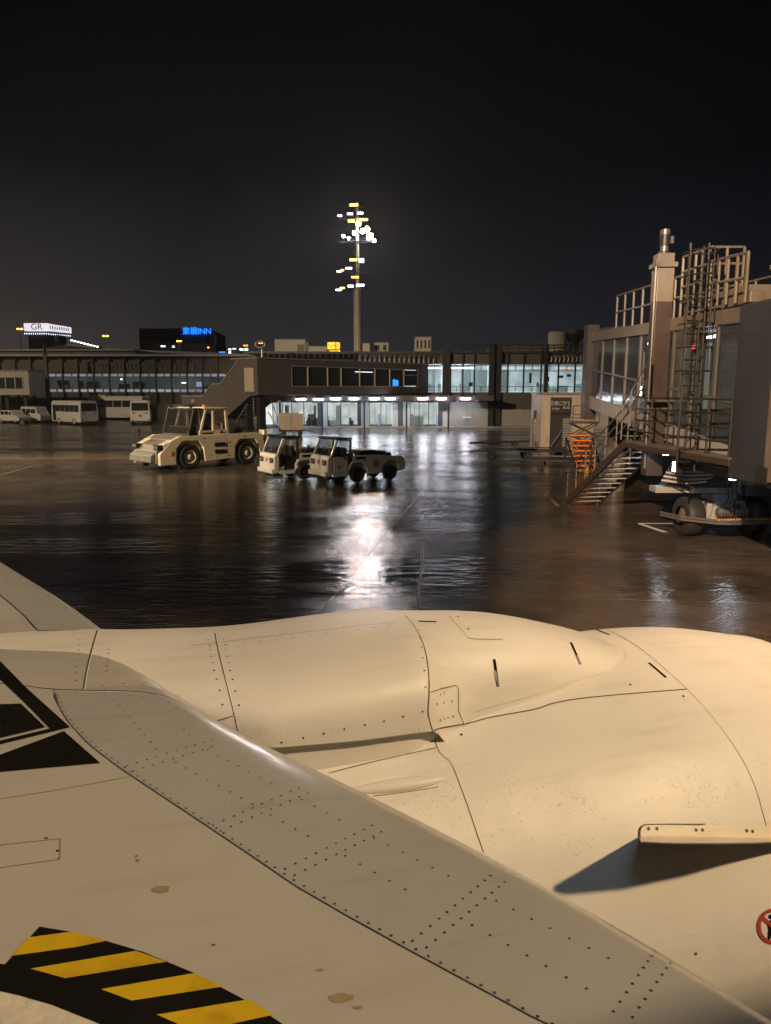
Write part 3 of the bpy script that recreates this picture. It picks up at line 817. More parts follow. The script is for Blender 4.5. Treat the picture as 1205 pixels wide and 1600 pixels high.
bead_area([(355, 1158), (430, 1180), (425, 1208), (365, 1188)], 45, .0016, .0034, 3)
bead_area([(1040, 1488), (1200, 1570), (1205, 1600), (1080, 1555)], 90, .0014, .0032, 5)
bead_area([(120, 1010), (300, 1000), (330, 1090), (140, 1070)], 60, .0012, .0028, 4)
bdo = bd.build('raindrops', plane, recalc=False); bdo['kind'] = 'stuff'
# fuselage beside us (its skin carries our window)
fu = B('skin'); fu.sm = True
prof = [(-16, .3), (-14, 1.0), (-10, 1.7), (-6, 1.88), (0, 1.88), (9, 1.88), (11, 1.8), (13, 1.45), (14.5, .8), (15, .1)]
fu.lathe((0, -1.98, 3.35), (1, 0, 0), prof, 64)
fu.build('fuselage', plane)
for k in range(-12, 18): wf = B('dark_metal'); wf.box(k * .51 - .12, k * .51 + .12, -.106, -.098, 3.62, 3.97); wf.build('window', plane)

#@@BUILDINGS
# ------------------------------------------------------------------ interiors: room light put into walls and fittings as glow
M['room_cool'] = emit('glowing_room_wall_cool', (.72, .90, .95), .85, .45, .55)
M['room_white'] = emit('glowing_room_wall_white', (.86, .97, .90), .95, .35, .8)
M['room_dim'] = emit('dim_glowing_wall', (.50, .54, .54), .15, .6, .25)
M['glow_grey'] = emit('glowing_counter', (.6, .68, .62), .4)
M['tube_light'] = emit('tube_lamp', (.80, .88, 1.0), 60)
M['tube_pink'] = emit('warm_tube_lamp', (1, .85, .97), 55)
M['tube_soft'] = emit('soft_tube_lamp', (.75, .88, 1.0), 2.0)
M['transom'] = emit('lit_transom_glass', (.62, .70, .80), .6, .5, .3)
M['screen_blue'] = emit('blue_screen', (.03, .28, 1.0), 1.6)
M['screen_pale'] = emit('pale_screen', (.55, .6, 1.0), .8)
M['yellow_lamp'] = emit('yellow_lit_sign', (1, .5, .05), 1.6)
M['sign_white'] = emit('lit_sign_face', (.93, .86, .98), .95, .12, .2)
M['sign_blue'] = emit('blue_neon', (.01, .17, 1.0), 2.4)
M['sodium_lamp'] = emit('sodium_lamp', (1, .38, .05), 9)
M['mercury_lamp'] = emit('mercury_lamp', (.55, 1, .9), 6)
M['white_lamp'] = emit('white_lamp', (.95, .95, 1), 5)
M['mast_white'] = emit('mast_lamp_white', (.80, .90, 1.0), 640)
M['mast_orange'] = emit('mast_lamp_sodium', (1, .40, .06), 520)
M['mast_weak'] = emit('mast_lamp_weak', (.80, .92, 1.0), 5)
M['mast_weak_o'] = emit('mast_lamp_weak_sodium', (1, .5, .1), 6)

# ------------------------------------------------------------------ far concourse, left (front at y = 97)
YA = 97.0
def xA(u): return X_(u, YA)
def zA(v): return Z_(v, YA)
ct = thing('concourse_building', 'long dark glass concourse with lit window band behind the parked buses', 'building', (xA(180), YA, 0))
ct.location = (0, 0, 0)
XA0, XA1 = xA(-260), xA(402)
b = B('roofing'); b.box(XA0, XA1, YA + .3, YA + 18, 1.9, zA(613)); b.m('concrete').box(XA0, XA1, YA, YA + 17, 0, 1.9); b.build('wall', ct)
b = B('roofing'); b.box(XA0, XA1, YA + .5, YA + 18, zA(566), zA(557)); b.build('upper_wall', ct)
b = B('roof_edge'); b.box(XA0, XA1, YA - .6, YA + 19, zA(557), zA(553.5)); b.box(XA0, xA(215), YA - .4, YA + 12, zA(548), zA(546)); b.m('roofing').box(XA0, xA(215), YA, YA + 12, zA(553.5), zA(548)); b.build('roof', ct)
b = B('roofing'); b.box(XA0, XA1, YA + .2, YA + 18, zA(583), zA(566)); b.build('fascia', ct)
b = B('room_dim'); b.box(XA0, XA1, YA + 5, YA + 5.2, zA(613), zA(583)); b.m('far_pale')
for k in range(26):
    x = random.uniform(XA0, XA1); w = random.uniform(.3, 1.6); b.box(x, x + w, YA + 4, YA + 4.6, zA(613), zA(613) + random.uniform(.6, 1.7))
b.m('screen_pale'); b.box(xA(295), xA(305), YA + 4, YA + 4.1, zA(604), zA(596)); b.m('mercury_lamp'); b.box(xA(271), xA(281), YA + 4, YA + 4.1, zA(598.5), zA(597)); b.box(xA(172), xA(175), YA + 4, YA + 4.1, zA(593), zA(591))
b.build('interior', ct)
bays = 0
u = -240
while u < 400:
    x0, x1 = xA(u), xA(u + 24.2)
    w = B('glass'); w.box(x0 + .08, x1 - .08, YA + .34, YA + .38, zA(613), zA(583))
    w.m('transom'); n2 = 2
    if u > 60:
        for k in range(2):
            xa = x0 + .12 + k * (x1 - x0) / 2; xb = xa + (x1 - x0) / 2 - .2
            w.box(xa, xb, YA + .40, YA + .43, zA(588), zA(584)); w.box(xa, xb, YA + .40, YA + .43, zA(612.5), zA(608))
    wi = w.build('window', ct)
    f = B('black'); f.box(x0 - .07, x0 + .07, YA - .05, YA + .32, 1.95, zA(557.2)); f.box(x0 + .07, x1 - .07, YA + .22, YA + .32, zA(589), zA(588.4)); f.box(x0 + .07, x1 - .07, YA + .22, YA + .32, zA(607), zA(606.2))
    f.build('frame', wi)
    u += 24.2
# curved duct ends seen as pale marks along the dark band
for k in range(10):
    uu = 146 + k * 11.5
    d_ = B('roof_edge'); x = xA(uu); z0 = zA(577)
    d_.tube([(x + .28 * math.cos(a), YA + .05, z0 + .34 + .38 * math.sin(a)) for a in [-.4, .3, 1, 1.7, 2.4, 3.1]], .05, 6)
    d_.build('duct_bend', ct)
for k in range(6): 
    uu = 275 + k * 14; x = xA(uu); d_ = B('roof_edge'); d_.tube([(x, YA + .05, zA(580)), (x + .05, YA + .05, zA(573)), (x - .1, YA + .05, zA(569))], .06, 6); d_.build('drain_pipe', ct)

# hall roof behind, sloping down to the right
hr = thing('terminal_hall', 'long sloping terminal roof rising behind the concourse', 'building', (0, 0, 0))
b = B('far_dark'); Yh = 128
b.prism([(X_(-150, Yh), 5), (X_(-150, Yh), Z_(546, Yh)), (X_(60, Yh), Z_(545, Yh)), (X_(112, Yh), Z_(538, Yh)), (X_(200, Yh), Z_(547, Yh)), (X_(392, Yh), Z_(554, Yh)), (X_(392, Yh), 5)], Yh, Yh + 30)
b.build('wall', hr)
b = B('roof_edge')
pts = [(X_(112, Yh), Z_(537.3, Yh)), (X_(200, Yh), Z_(546.3, Yh)), (X_(392, Yh), Z_(553.3, Yh))]
b.prism(pts + [(p[0], p[1] - .35) for p in pts[::-1]], Yh - 1, Yh - .01); b.build('roof', hr)
b = B('beige_steel'); b.box(X_(71, 126), X_(98, 126), 124, 127.9, 6, Z_(548, 126)); b.build('lift_tower', hr)
for k in range(9):
    uu = 117 + k * 4.9; vv = 532 + k * 1.25
    l_ = B('white_lamp'); x = X_(uu, 124); z = Z_(vv, 124); l_.box(x - .12, x + .16, 123.9, 124.1, z - .08, z + .12); l_.m('dark_metal').box(x - .03, x + .03, 124.1, 129, z - .04, z + .03)
    l_.build('eaves_light', hr)

# lit rooftop sign, far left
YS = 150.0
sg = thing('rooftop_sign', 'large white backlit rooftop sign above the concourse, letters GR', 'sign', (0, 0, 0))
def sgp(u, v): return X_(u, YS), Z_(v, YS)
(xa, za), (xb, zb) = sgp(45, 517), sgp(80, 505)
b = B('sign_white'); b.box(xa, xb, YS, YS + 1, za, zb); b.build('sign_face', sg)
c0, c1 = Vector((xb, YS, 0)), Vector((X_(115, YS + 14), YS + 14, 0))
b = B('sign_white'); zt0, zt1 = zb, Z_(511, YS + 14); zl0, zl1 = za, Z_(520.5, YS + 14)
b.add([(c0.x + .02, c0.y, zl0), (c1.x, c1.y, zl1), (c1.x, c1.y, zt1), (c0.x + .02, c0.y, zt0), (c0.x + .02, c0.y + 1, zl0), (c1.x, c1.y + 1, zl1), (c1.x, c1.y + 1, zt1), (c0.x + .02, c0.y + 1, zt0)],
      [(0, 1, 2, 3), (4, 7, 6, 5), (0, 4, 5, 1), (3, 2, 6, 7), (1, 5, 6, 2), (0, 3, 7, 4)]); b.build('sign_face', sg)
text_mesh('GR', 1.7, 'black', Matrix.Translation(((xa + xb) / 2 + .3, YS - .06, (za + zb) / 2)) @ FRONT, 'lettering', sg)
b = B('far_dark')
dv = (c1 - c0)
for k in range(9):
    t = .12 + k * .1; p = c0 + dv * t; z = (zl0 + (zl1 - zl0) * t) + .35
    b.box(p.x, p.x + .22, p.y - .25, p.y - .1, z, z + random.uniform(.5, .95)); b.box(p.x - .12, p.x + .34, p.y - .25, p.y - .1, z + .3, z + .42)
b.build('lettering', sg)
b = B('tube_soft')
for k in range(22):
    t = k / 21; 
    if t < .5: x = xa + (xb - xa) * t * 2; y = YS - .05; z = za - .5
    else: p = c0 + dv * (t - .5) * 2; x, y = p.x, p.y - .05; z = zl0 + (zl1 - zl0) * (t - .5) * 2 - .55
    b.box(x, x + .13, y, y + .1, z - .16, z + .1)
b.build('lamp_row', sg)
b = B('far_dark'); b.box(xa + .6, xb, YS + .2, YS + 3, 8, za - .8); b.box(xb, c1.x - .3, YS + 5, YS + 9, 8, zl1 - 1); b.build('support', sg)

# far hotel with the blue sign
YH = 270.0
ht = thing('hotel_building', 'tall dark hotel with blue neon name on its top floor', 'building', (0, 0, 0))
b = B('far_dark'); b.box(X_(222, YH), X_(325, YH), YH, YH + 25, 0, Z_(513, YH)); b.box(X_(325, YH), X_(335, YH), YH + 4, YH + 22, 0, Z_(518, YH)); b.build('wall', ht)
b = B('black'); 
for j in range(7):
    for k in range(14):
        x = X_(226 + k * 7, YH); z = Z_(549 - j * 4.7, YH); b.box(x, x + .8, YH - .06, YH - .01, z, z + .55)
b.build('window', ht)['kind'] = 'stuff'
text_mesh('東横INN', 2.7, 'sign_blue', Matrix.Translation((X_(311.5, YH - 1), YH - 1.2, Z_(518, YH - 1))) @ FRONT, 'lettering', ht, bold=.045, ext=.05)
b = B('roof_edge'); b.box(X_(338, 200), X_(341, 200), 200, 200.6, 5, Z_(523, 200)); tag(b.build('vent_stack'), 'thin pale vertical stack standing right of the dark hotel', 'chimney')
# low far buildings with scattered lit points
fb = thing('town_block', 'low dark town buildings with scattered lit windows below the hotel', 'building', (0, 0, 0))
b = B('far_dark'); b.box(X_(238, 190), X_(340, 190), 190, 200, 0, Z_(536, 190)); b.box(X_(340, 185), X_(420, 185), 186, 196, 0, Z_(549, 185)); b.build('wall', fb)
for (u, v, w, h_, mt) in ((258, 541, 6, 2, 'mercury_lamp'), (274, 541.5, 3, 2, 'white_lamp'), (312, 551, 2.5, 1.5, 'white_lamp'), (328, 543, 2, 1.5, 'sodium_lamp'), (336, 552, 2.5, 2, 'white_lamp'), (349, 551, 9, 3.5, 'sign_blue'), (361, 546, 4, 2, 'white_lamp'), (361, 551, 3, 3, 'white_lamp'), (368, 545, 5, 2, 'tube_soft')):
    x, z = X_(u, 184), Z_(v, 184); l_ = B(mt); l_.box(x - w * .08, x + w * .08, 184, 184.2, z - h_ * .07, z + h_ * .07); l_.build('lit_window', fb)
def street_light(u, v, Y, mat, w, label, ball=False, grp='lamps beyond the concourse roof'):
    p = atY(u, v, Y); t = thing('street_light', label, 'street light', (p.x, Y, 0), 0, grp)
    b = B('steel'); b.cyl((0, 0, 0), (0, 0, p.z), .09, 8); b.tube([(-w, 0, p.z), (w, 0, p.z)], .05, 6); b.build('pole', t)
    for sx in (-1, 1):
        l_ = B(mat); l_.lathe((sx * w * .7, 0, p.z), (0, 0, 1), [(-.15, .05), (-.1, w * .45), (.05, w * .55), (.15, .1)], 12); l_.build('lamp', t)
street_light(31, 514, 150, 'sodium_lamp', .5, 'orange street lamp left of the white rooftop sign')
street_light(165, 525, 150, 'sodium_lamp', .5, 'orange street lamp between rooftop sign and dark hotel')
street_light(280, 533, 160, 'sodium_lamp', .45, 'orange street lamp in front of the dark hotel')
street_light(209, 554, 110, 'mercury_lamp', .45, 'greenish white lamp standing at the concourse roof edge')
street_light(384, 540, 120, 'yellow_lamp', .3, 'small yellowish lamp, left one beside the round lamp')
street_light(381, 546, 118, 'mercury_lamp', .55, 'bright greenish lamp just above the gangway corner')
street_light(529, 548, 100, 'sodium_lamp', .15, 'tiny orange lamp beside the amber roof lantern')
t = thing('round_lamp', 'round ring lamp on a short post above the gangway corner', 'lamp', (X_(411, 70), 70, 0))
b = B('steel'); b.cyl((0, 0, 6.5), (0, 0, Z_(546, 70)), .11, 8); b.build('post', t)
b = B('steel'); zc = Z_(538, 70); b.tube([(.45 * math.cos(a / 6 * math.pi) - .15, 0, zc + .32 * math.sin(a / 6 * math.pi)) for a in range(13)], .06, 6); b.build('ring', t)
b = B('yellow_lamp'); b.box(-.3, .1, -.1, .05, zc + .05, zc + .14); b.build('lamp', t)

# ------------------------------------------------------------------ gate building (front at y = 76)
YB = 76.0
def xB(u): return X_(u, YB)
def zB(v): return Z_(v, YB)
gb = thing('gate_building', 'two storey gate building, bright blue-white windows under a black steel frame', 'building', (0, 0, 0))
XB0, XB1 = xB(385), xB(1010)
b = B('grey_panel'); b.box(XB0, XB1, YB + .2, YB + 14, zB(628), zB(613)); b.box(xB(560), XB1, YB + .3, YB + 14, zB(569), zB(552)); b.build('floor_band', gb)
b = B('roofing'); b.box(XB0, XB1, YB - .1, YB + 14.2, zB(552), zB(549)); b.build('roof', gb)
b = B('room_cool'); b.box(XB0, XB1, YB + 5, YB + 5.2, zB(613), zB(569)); b.m(emit('glowing_furniture', (.55, .75, .78), .42))  # furniture glows itself, in place of room light falling on it
for k in range(26):
    x = random.uniform(xB(660), XB1); w = random.uniform(.1, 1.1); b.box(x, x + w, YB + 3 + random.random(), YB + 4.4, zB(613), zB(613) + random.choice([.5, .7, .9, 2.3]))
b.m('black')
for (u, v, w, h_) in ((862, 592, 8, 8), (884, 588, 9, 4), (898, 586, 6, 4), (836, 590, 3, 16), (848, 600, 2, 6), (740, 600, 6, 6)):
    b.cbox((xB(u), YB + 2.6, zB(v)), (w * .066, .3, h_ * .066))
b.m('concrete'); b.box(XB0, XB1, YB + .5, YB + 5, zB(613.6), zB(613.05)); b.box(XB0, XB1, YB + .5, YB + 5, zB(568.9), zB(568))
b.build('upper_interior', gb)
for (ua, ub, mt) in ((668, 692, 'tube_light'), (703, 745, 'tube_light'), (872, 886, 'tube_soft'), (886, 897, 'amber'), (897, 912, 'tube_soft'), (775, 850, 'tube_soft')):
    l_ = B(mt); l_.box(xB(ua), xB(ub) - .05, YB + 1.4, YB + 1.5, zB(575), zB(574)); l_.build('ceiling_light', gb)
# upper windows
cuts = [668, 690, 704, 723, 741, 762, 771, 793, 818, 845, 872, 898, 924, 950, 976, 1002]
for ua, ub in zip(cuts, cuts[1:]):
    if ua in (690, 762): continue
    w = B('glass'); w.box(xB(ua) + .07, xB(ub) - .07, YB + .20, YB + .24, zB(612), zB(570)); wi = w.build('window', gb)
    f = B('black'); f.box(xB(ua) - .07, xB(ua) + .07, YB - .02, YB + .19, zB(627), zB(553)); f.box(xB(ua) + .07, xB(ub) - .07, YB + .08, YB + .18, zB(580), zB(579)) if ua > 760 else None
    f.box(xB(ua) + .07, xB(ub) - .07, YB + .08, YB + .18, zB(604.4), zB(603.6)); 
    n3 = 2
    for k in (1,): xm = (xB(ua) + xB(ub)) / 2; f.box(xm - .03, xm + .03, YB + .08, YB + .17, zB(612), zB(605)); f.box(xm - .03, xm + .03, YB + .08, YB + .17, zB(578.5), zB(570))
    f.build('frame', wi)
b = B('black'); 
for u in (691, 763, 771, 849): b.box(xB(u), xB(u) + (.72 if u != 849 else .35), YB - .5, YB - .03, 0 if u > 700 else zB(640), zB(538))
b.box(xB(686), xB(912), YB - .45, YB - .2, zB(540.5), zB(538.5)); b.box(xB(686), xB(912), YB - .45, YB - .2, zB(545), zB(544.4))
for u in range(700, 1000, 18): b.box(xB(u), xB(u) + .08, YB - .4, YB - .25, zB(549), zB(540.6))
b.build('steel_frame', gb)
for k in range(16):
    uu = 563 + k * 7.6
    d_ = B('steel'); x = xB(uu); d_.tube([(x, YB - .2, zB(568)), (x, YB - .25, zB(560)), (x + .12, YB - .1, zB(556.5)), (x + .2, YB + .6, zB(555))], .085, 8); d_.build('roof_pipe', gb)
for k in range(9):
    uu = 852 + k * 6.5; d_ = B('steel'); x = xB(uu); d_.tube([(x, YB - .2, zB(566)), (x + .1, YB - .22, zB(559)), (x - .05, YB - .1, zB(556))], .05, 6); d_.build('roof_pipe', gb)
b = B('roofing'); b.box(xB(420), xB(690), YB - .25, YB - .15, zB(553), zB(552.3)); 
for k in range(30): b.box(xB(420 + k * 9), xB(420 + k * 9) + .06, YB - .25, YB - .18, zB(560), zB(553))
b.build('roof_rail', gb)
# ground floor
b = B('room_white'); b.box(xB(395), xB(702), YB + 6, YB + 6.2, 0, zB(629)); b.build('ground_floor_interior', gb)
b = B('black'); b.box(XB0, XB1, YB + .3, YB + 6.3, -.02, .02)
for k in range(34):
    x = random.uniform(xB(420), xB(700)); w = random.uniform(.06, .6); b.m(random.choice(['glow_grey', 'far_pale', 'screen_pale', 'glow_grey', 'concrete', 'blue_grey'])); b.box(x, x + w, YB + 3.2, YB + 5, .02, random.choice([.5, .8, 1.0, 1.2, 2.1]))
b.m('concrete'); b.box(XB0, XB1, YB + .4, YB + 6, zB(629.5), zB(628.2)); b.build('furnishing', gb)
for k in range(9):
    x = xB(430 + k * 31); l_ = B('tube_soft'); l_.box(x, x + 1.5, YB + 2, YB + 2.2, zB(631), zB(630)); l_.build('ceiling_light', gb)
dd = [(425, 'g'), (440, 'g'), (455, 'g'), (474, 'g'), (496, 'd'), (503, 'w'), (511, 'g'), (532, 'g'), (558, 'd'), (564, 'w'), (577, 'g'), (595, 'g'), (613, 'w'), (622, 'd'), (630, 'w'), (641, 'g'), (655, 'g'), (670, 'g'), (685, 'd'), (692, 'w'), (700, 'e')]
for (ua, k), (ub, _) in zip(dd, dd[1:]):
    x0, x1 = xB(ua), xB(ub)
    if k in 'g':
        w = B('glass'); w.box(x0 + .04, x1 - .04, YB + .2, YB + .23, .03, zB(629)); wi = w.build('window', gb)
        f = B('black'); f.box(x0 - .03, x0 + .05, YB + .1, YB + .19, 0, zB(629))
        xm = (x0 + x1) / 2; f.m('steel').box(xm - .025, xm + .025, YB + .12, YB + .18, 0, zB(629)); f.box(x0 + .05, xm - .03, YB + .12, YB + .18, 1.0, 1.05); f.build('frame', wi)
    elif k == 'd':
        w = B('blue_grey'); w.box(x0, x1, YB - .2, YB + .25, 0, zB(628)); w.build('door', gb)
    else:
        w = B('light_grey' if k == 'w' else 'concrete'); w.box(x0, x1, YB - .1, YB + .3, 0, zB(629)); w.build('wall', gb)
b = B('concrete'); b.box(xB(700), xB(763) - .02, YB - .3, YB + .4, 0, zB(628.2)); b.box(xB(778), XB1, YB - .2, YB + .4, 0, zB(640)); b.m('grey_panel').box(xB(779), XB1, YB - .1, YB + .19, zB(640), zB(613)); b.build('wall', gb)
b = B('screen_pale'); b.box(xB(723), xB(736), YB - .4, YB - .32, zB(652.6), zB(651.2)); b.build('lit_plate', gb)
b = B('concrete'); b.box(XB0, XB1, YB - 1.6, YB - .5, 0, .13); b.build('kerb', gb)
# canopy with its tubes
b = B('blue_grey'); b.box(xB(405), xB(762), YB - 4.5, YB + .05, 2.95, 3.15); b.m('grey_panel').box(xB(405), xB(762), YB - 4.7, YB - 4.52, 2.75, 3.25)
for k in range(12): x = xB(410 + k * 30); b.m('dark_metal').box(x, x + .15, YB - 4.4, YB - .2, 2.6, 2.93)
b.build('canopy', gb)
for k in range(5):
    x = X_(436 + k * 66, YB - 4); b = B('dark_metal'); b.box(x, x + .16, YB - 4.3, YB - 4.0, 0, 2.59); b.build('canopy_post', gb)
for i, u in enumerate((470, 497, 524, 553, 585, 610, 661, 690, 728)):
    Yl = YB - 4.9; x = X_(u, Yl); z = Z_(622.5 if i > 1 else 624, Yl)
    l_ = B('tube_pink' if i > 5 else 'tube_light'); l_.box(x - .42, x + .42, Yl - .08, Yl + .08, z - .07, z + .07); l_.m('dark_metal').box(x - .45, x + .45, Yl - .05, Yl + .19, z + .09, z + .13); l_.build('canopy_light', gb)
for k in range(9):  # inner tube row added out of sight to brighten the ground-floor front
    x = xB(432 + k * 36); l_ = B('tube_light'); l_.box(x, x + 1.5, YB - 2.1, YB - 1.95, 2.86, 2.94); l_.build('canopy_light', gb)
# plant on the roofs
def plant(name, label, u0, u1, v0, v1, Y, d, mat='far_pale', extra=None):
    t = thing(name, label, 'roof plant', ((X_(u0, Y) + X_(u1, Y)) / 2, Y, zB(549)))
    w = (X_(u1, Y) - X_(u0, Y)) / 2; z1 = Z_(v0, Y) - zB(549); z0 = 0
    b = B(mat); b.box(-w, w, 0, d, z0, z1); b.m('roof_edge').box(-w - .06, w + .06, -.06, d + .06, z1 + .004, z1 + .09); b.build('casing', t)
    if extra:
        for k in range(extra): x = -w + (k + .5) * 2 * w / extra; q = B('black'); q.box(x - w / extra * .45, x + w / extra * .45, -.03, -.004, z1 * .45, z1 * .85); q.build('louvre', t)
    return t
t = plant('plant_room', 'large pale windowless plant room on the roof left of the amber lantern', 431, 478, 531, 552, 92, 10)
q = B('grey_panel'); q.box(.9, 1.7, -.05, -.004, 0, 1.6); q.build('door', t)
plant('plant_room', 'low pale plant room annex touching the amber lantern', 483, 512, 542, 552, 88, 6)
plant('vent_housing', 'small pale vent housing directly right of the tall mast', 567, 578, 537, 552, 86, 3)
plant('vent_housing', 'wider pale vent housing second right of the mast', 585, 607, 536, 552, 88, 4, extra=2)
plant('vent_tower', 'pale vent tower with four dark slots on the gate roof', 649, 673, 527, 551, 90, 3, extra=4)
t = thing('roof_lantern', 'round amber lit lantern on the roof left of the mast', 'lantern', (X_(522, 82), 82, zB(549)))
b = B('yellow_lamp'); zl = lambda v: Z_(v, 82) - zB(549)
b.lathe((0, 0, 0), (0, 0, 1), [(zl(546), .6), (zl(545), .68), (zl(536), .72), (zl(535), .6)], 20); b.lathe((0, 0, 0), (0, 0, 1), [(zl(554), .45), (zl(548), .48)], 16); b.build('glow', t)
b = B('black'); b.lathe((0, 0, 0), (0, 0, 1), [(zl(547.6), .5), (zl(547.2), .75), (zl(546.4), .75), (zl(546.1), .5)], 20); b.lathe((0, 0, 0), (0, 0, 1), [(zl(534.8), .74), (zl(533.5), .7), (zl(533), .1)], 20)
for k in range(4): a = k * 1.57 + .4; b.cyl((.73 * math.cos(a), .73 * math.sin(a), zl(546)), (.73 * math.cos(a), .73 * math.sin(a), zl(535)), .04, 6)
for k in range(7): b.box(-.55 + k * .17, -.45 + k * .17, -.76, -.70, zl(540 + (k % 3) * 1.5), zl(538.6 + (k % 3) * 1.5))
b.build('cage', t)
t = thing('water_tank', 'pale round water tank on the roof beside the dark dish', 'tank', (X_(868, 80), 80, zB(549)))
b = B('concrete'); b.lathe((0, 0, 0), (0, 0, 1), [(0, .95), (2.1, .95), (2.2, .85), (2.2, .01)], 24); b.build('tank_shell', t)
b = B('dark_metal'); b.lathe((0, 0, 0), (0, 0, 1), [(.5, .97), (.55, .99), (.6, .97)], 24); b.build('band', t)
t = thing('roof_dish', 'wide dark bowl shaped vent on the roof above the gate windows', 'vent', (X_(894, 80), 80, zB(549)))
b = B('black'); b.lathe((0, 0, 0), (0, 0, 1), [(0, .45), (1.1, .5), (1.7, 1.0), (2.25, 1.5), (2.3, 1.45), (2.0, .6), (1.9, .01)], 28); b.build('bowl', t)
t = thing('roof_shed', 'low dark shed with slanting top on the roof left of the tank', 'shed', (X_(800, 84), 84, zB(549)))
b = B('grey_panel'); b.prism([(-2.6, 0), (-2.4, .75), (3.2, 1.35), (3.2, 0)], 0, 5); b.build('shed_wall', t)

# ------------------------------------------------------------------ raised gangway with windows, and its stair enclosure
P0 = atY(403, 608, 60); P0.z = 0
P1 = atY(668, 608, 75.4); P1.z = 0
dx = (P1 - P0).normalized(); LG = (P1 - P0).length
ag = math.atan2(dx.y, dx.x)
gw = thing('raised_gangway', 'grey raised gangway with a long row of windows running to the gate building', 'building', (P0.x, P0.y, 0), ag)
GI = (Matrix.Translation(P0) @ Matrix.Rotation(ag, 4, 'Z')).inverted()
def on_side(u, v):      # the long side, local y = 0
    o_ = GI @ Vector((0, 0, CAM_H)); d = GI.to_3x3() @ ray(u, v); t = -o_.y / d.y; p = o_ + d * t
    return p.x, p.z
def on_end(u, v):       # the end face, local x = 0
    o_ = GI @ Vector((0, 0, CAM_H)); d = GI.to_3x3() @ ray(u, v); t = -o_.x / d.x; p = o_ + d * t
    return p.y, p.z
zt, zb = on_side(404, 560)[1], on_side(404, 617)[1]
wus = [456.5, 482, 513, 534, 563, 586.6, 610, 632, 653]
wx = [on_side(u, 590)[0] for u in wus]; wz0, wz1 = on_side(470, 602)[1], on_side(470, 574)[1]
b = B('grey_panel'); b.box(.2, wx[0] - .06, .002, .3, zb, zt); b.box(wx[0] - .06, wx[-1] + .06, .002, .3, zb, wz0 - .06); b.box(wx[0] - .06, wx[-1] + .06, .002, .3, wz1 + .06, zt); b.box(wx[-1] + .06, LG, .002, .3, zb, zt)
b.box(.2, LG, 3.2, 3.4, zb, zt); b.box(.2, LG, .3, 3.2, zb, zb + .2); b.box(.2, LG, .3, 3.2, zt - .2, zt - .005); b.build('wall', gw)
b = B('roof_edge'); b.box(-.08, LG, -.08, 3.5, zt + .002, zt + .10); b.build('roof', gw)
b = B('beige_steel'); b.box(wx[0] - .1, wx[-1] + .1, -.03, .0, wz0 - .12, wz0 - .06); b.box(wx[0] - .1, wx[-1] + .1, -.03, .0, wz1 + .06, wz1 + .11); b.build('window_surround', gw)
for i, (xa, xb) in enumerate(zip(wx, wx[1:])):
    w = B('glass_dark' if i != 7 else 'glass_dark'); w.box(xa + .03, xb - .03, .12, .16, wz0, wz1); wi = w.build('window', gw)
    f = B('beige_steel'); f.box(xa - .04, xa + .03, .0, .11, wz0 - .06, wz1 + .06)
    if i == 7: f.box(xa + .03, xb, .02, .11, wz1 - .5, wz1 - .43)
    f.build('frame', wi)
q = B('screen_blue'); xs0, z0_ = on_side(615, 603); xs1, z1_ = on_side(623, 593); q.box(xs0, xs0 + (xs1 - xs0) * .42, .04, .08, z0_, z1_); q.box(xs0 + (xs1 - xs0) * .55, xs1, .04, .08, z0_, z1_ - .04); q.build('screen', gw)
q = B('tube_soft'); xs0, z0_ = on_side(556, 583); xs1, z1_ = on_side(583, 582); q.box(xs0, xs1, .06, .09, z1_, z1_ + .05); q.build('ceiling_light', gw)
# end face with the stair running down to the left
poly = [(403, 560), (375, 560), (346, 601), (333, 601), (318, 620), (284, 620)]
pe = [on_end(u, v) for u, v in poly]; pe[0] = (0, zt); pe[1] = (pe[1][0], zt)
bot = [(pe[-1][0], 0), on_end(350, 655), on_end(390, 619), (0, zb)]
bot[1] = (bot[1][0], max(.0, bot[1][1]))
b = B('grey_panel'); b.prism([(p[0], p[1]) for p in pe] + bot[0:1] + [(bot[1][0], 0), bot[1], bot[2], bot[3]], .002, 3.1, 'x'); b.build('stair_enclosure', gw)
b = B('roof_edge')
for p, q in zip(pe[1:], pe[2:]):
    b.add([(-.08, p[0], p[1] + .01), (3.2, p[0], p[1] + .01), (3.2, q[0], q[1] + .01), (-.08, q[0], q[1] + .01), (-.08, p[0], p[1] + .12), (3.2, p[0], p[1] + .12), (3.2, q[0], q[1] + .12), (-.08, q[0], q[1] + .12)],
          [(0, 3, 2, 1), (4, 5, 6, 7), (0, 1, 5, 4), (2, 3, 7, 6), (1, 2, 6, 5), (0, 4, 7, 3)])
b.build('coping', gw)
y0_, z0_ = on_end(397.5, 612); y1_, z1_ = on_end(382, 575)
b = B('beige_steel'); b.box(-.05, -.005, y0_, y1_, z0_, z1_); d_ = b.build('door', gw)
b = B('steel'); b.box(-.10, -.055, y0_ - .02, y1_ + .5, z0_ - .12, z0_ - .04); b.build('sill', d_)
y0_, z0_ = on_end(306, 646); y1_, z1_ = on_end(290, 632)
b = B('black'); b.box(-.04, -.005, y0_, y1_, 0, z1_); b.build('door', gw)
for k, vv in enumerate((626, 628.5)): q = B('beige_steel'); ya, za_ = on_end(304, vv); yb, _ = on_end(299 if k else 300, vv); q.box(-.05, -.02, ya, yb, za_, za_ + .09); q.build('door_plate', gw)
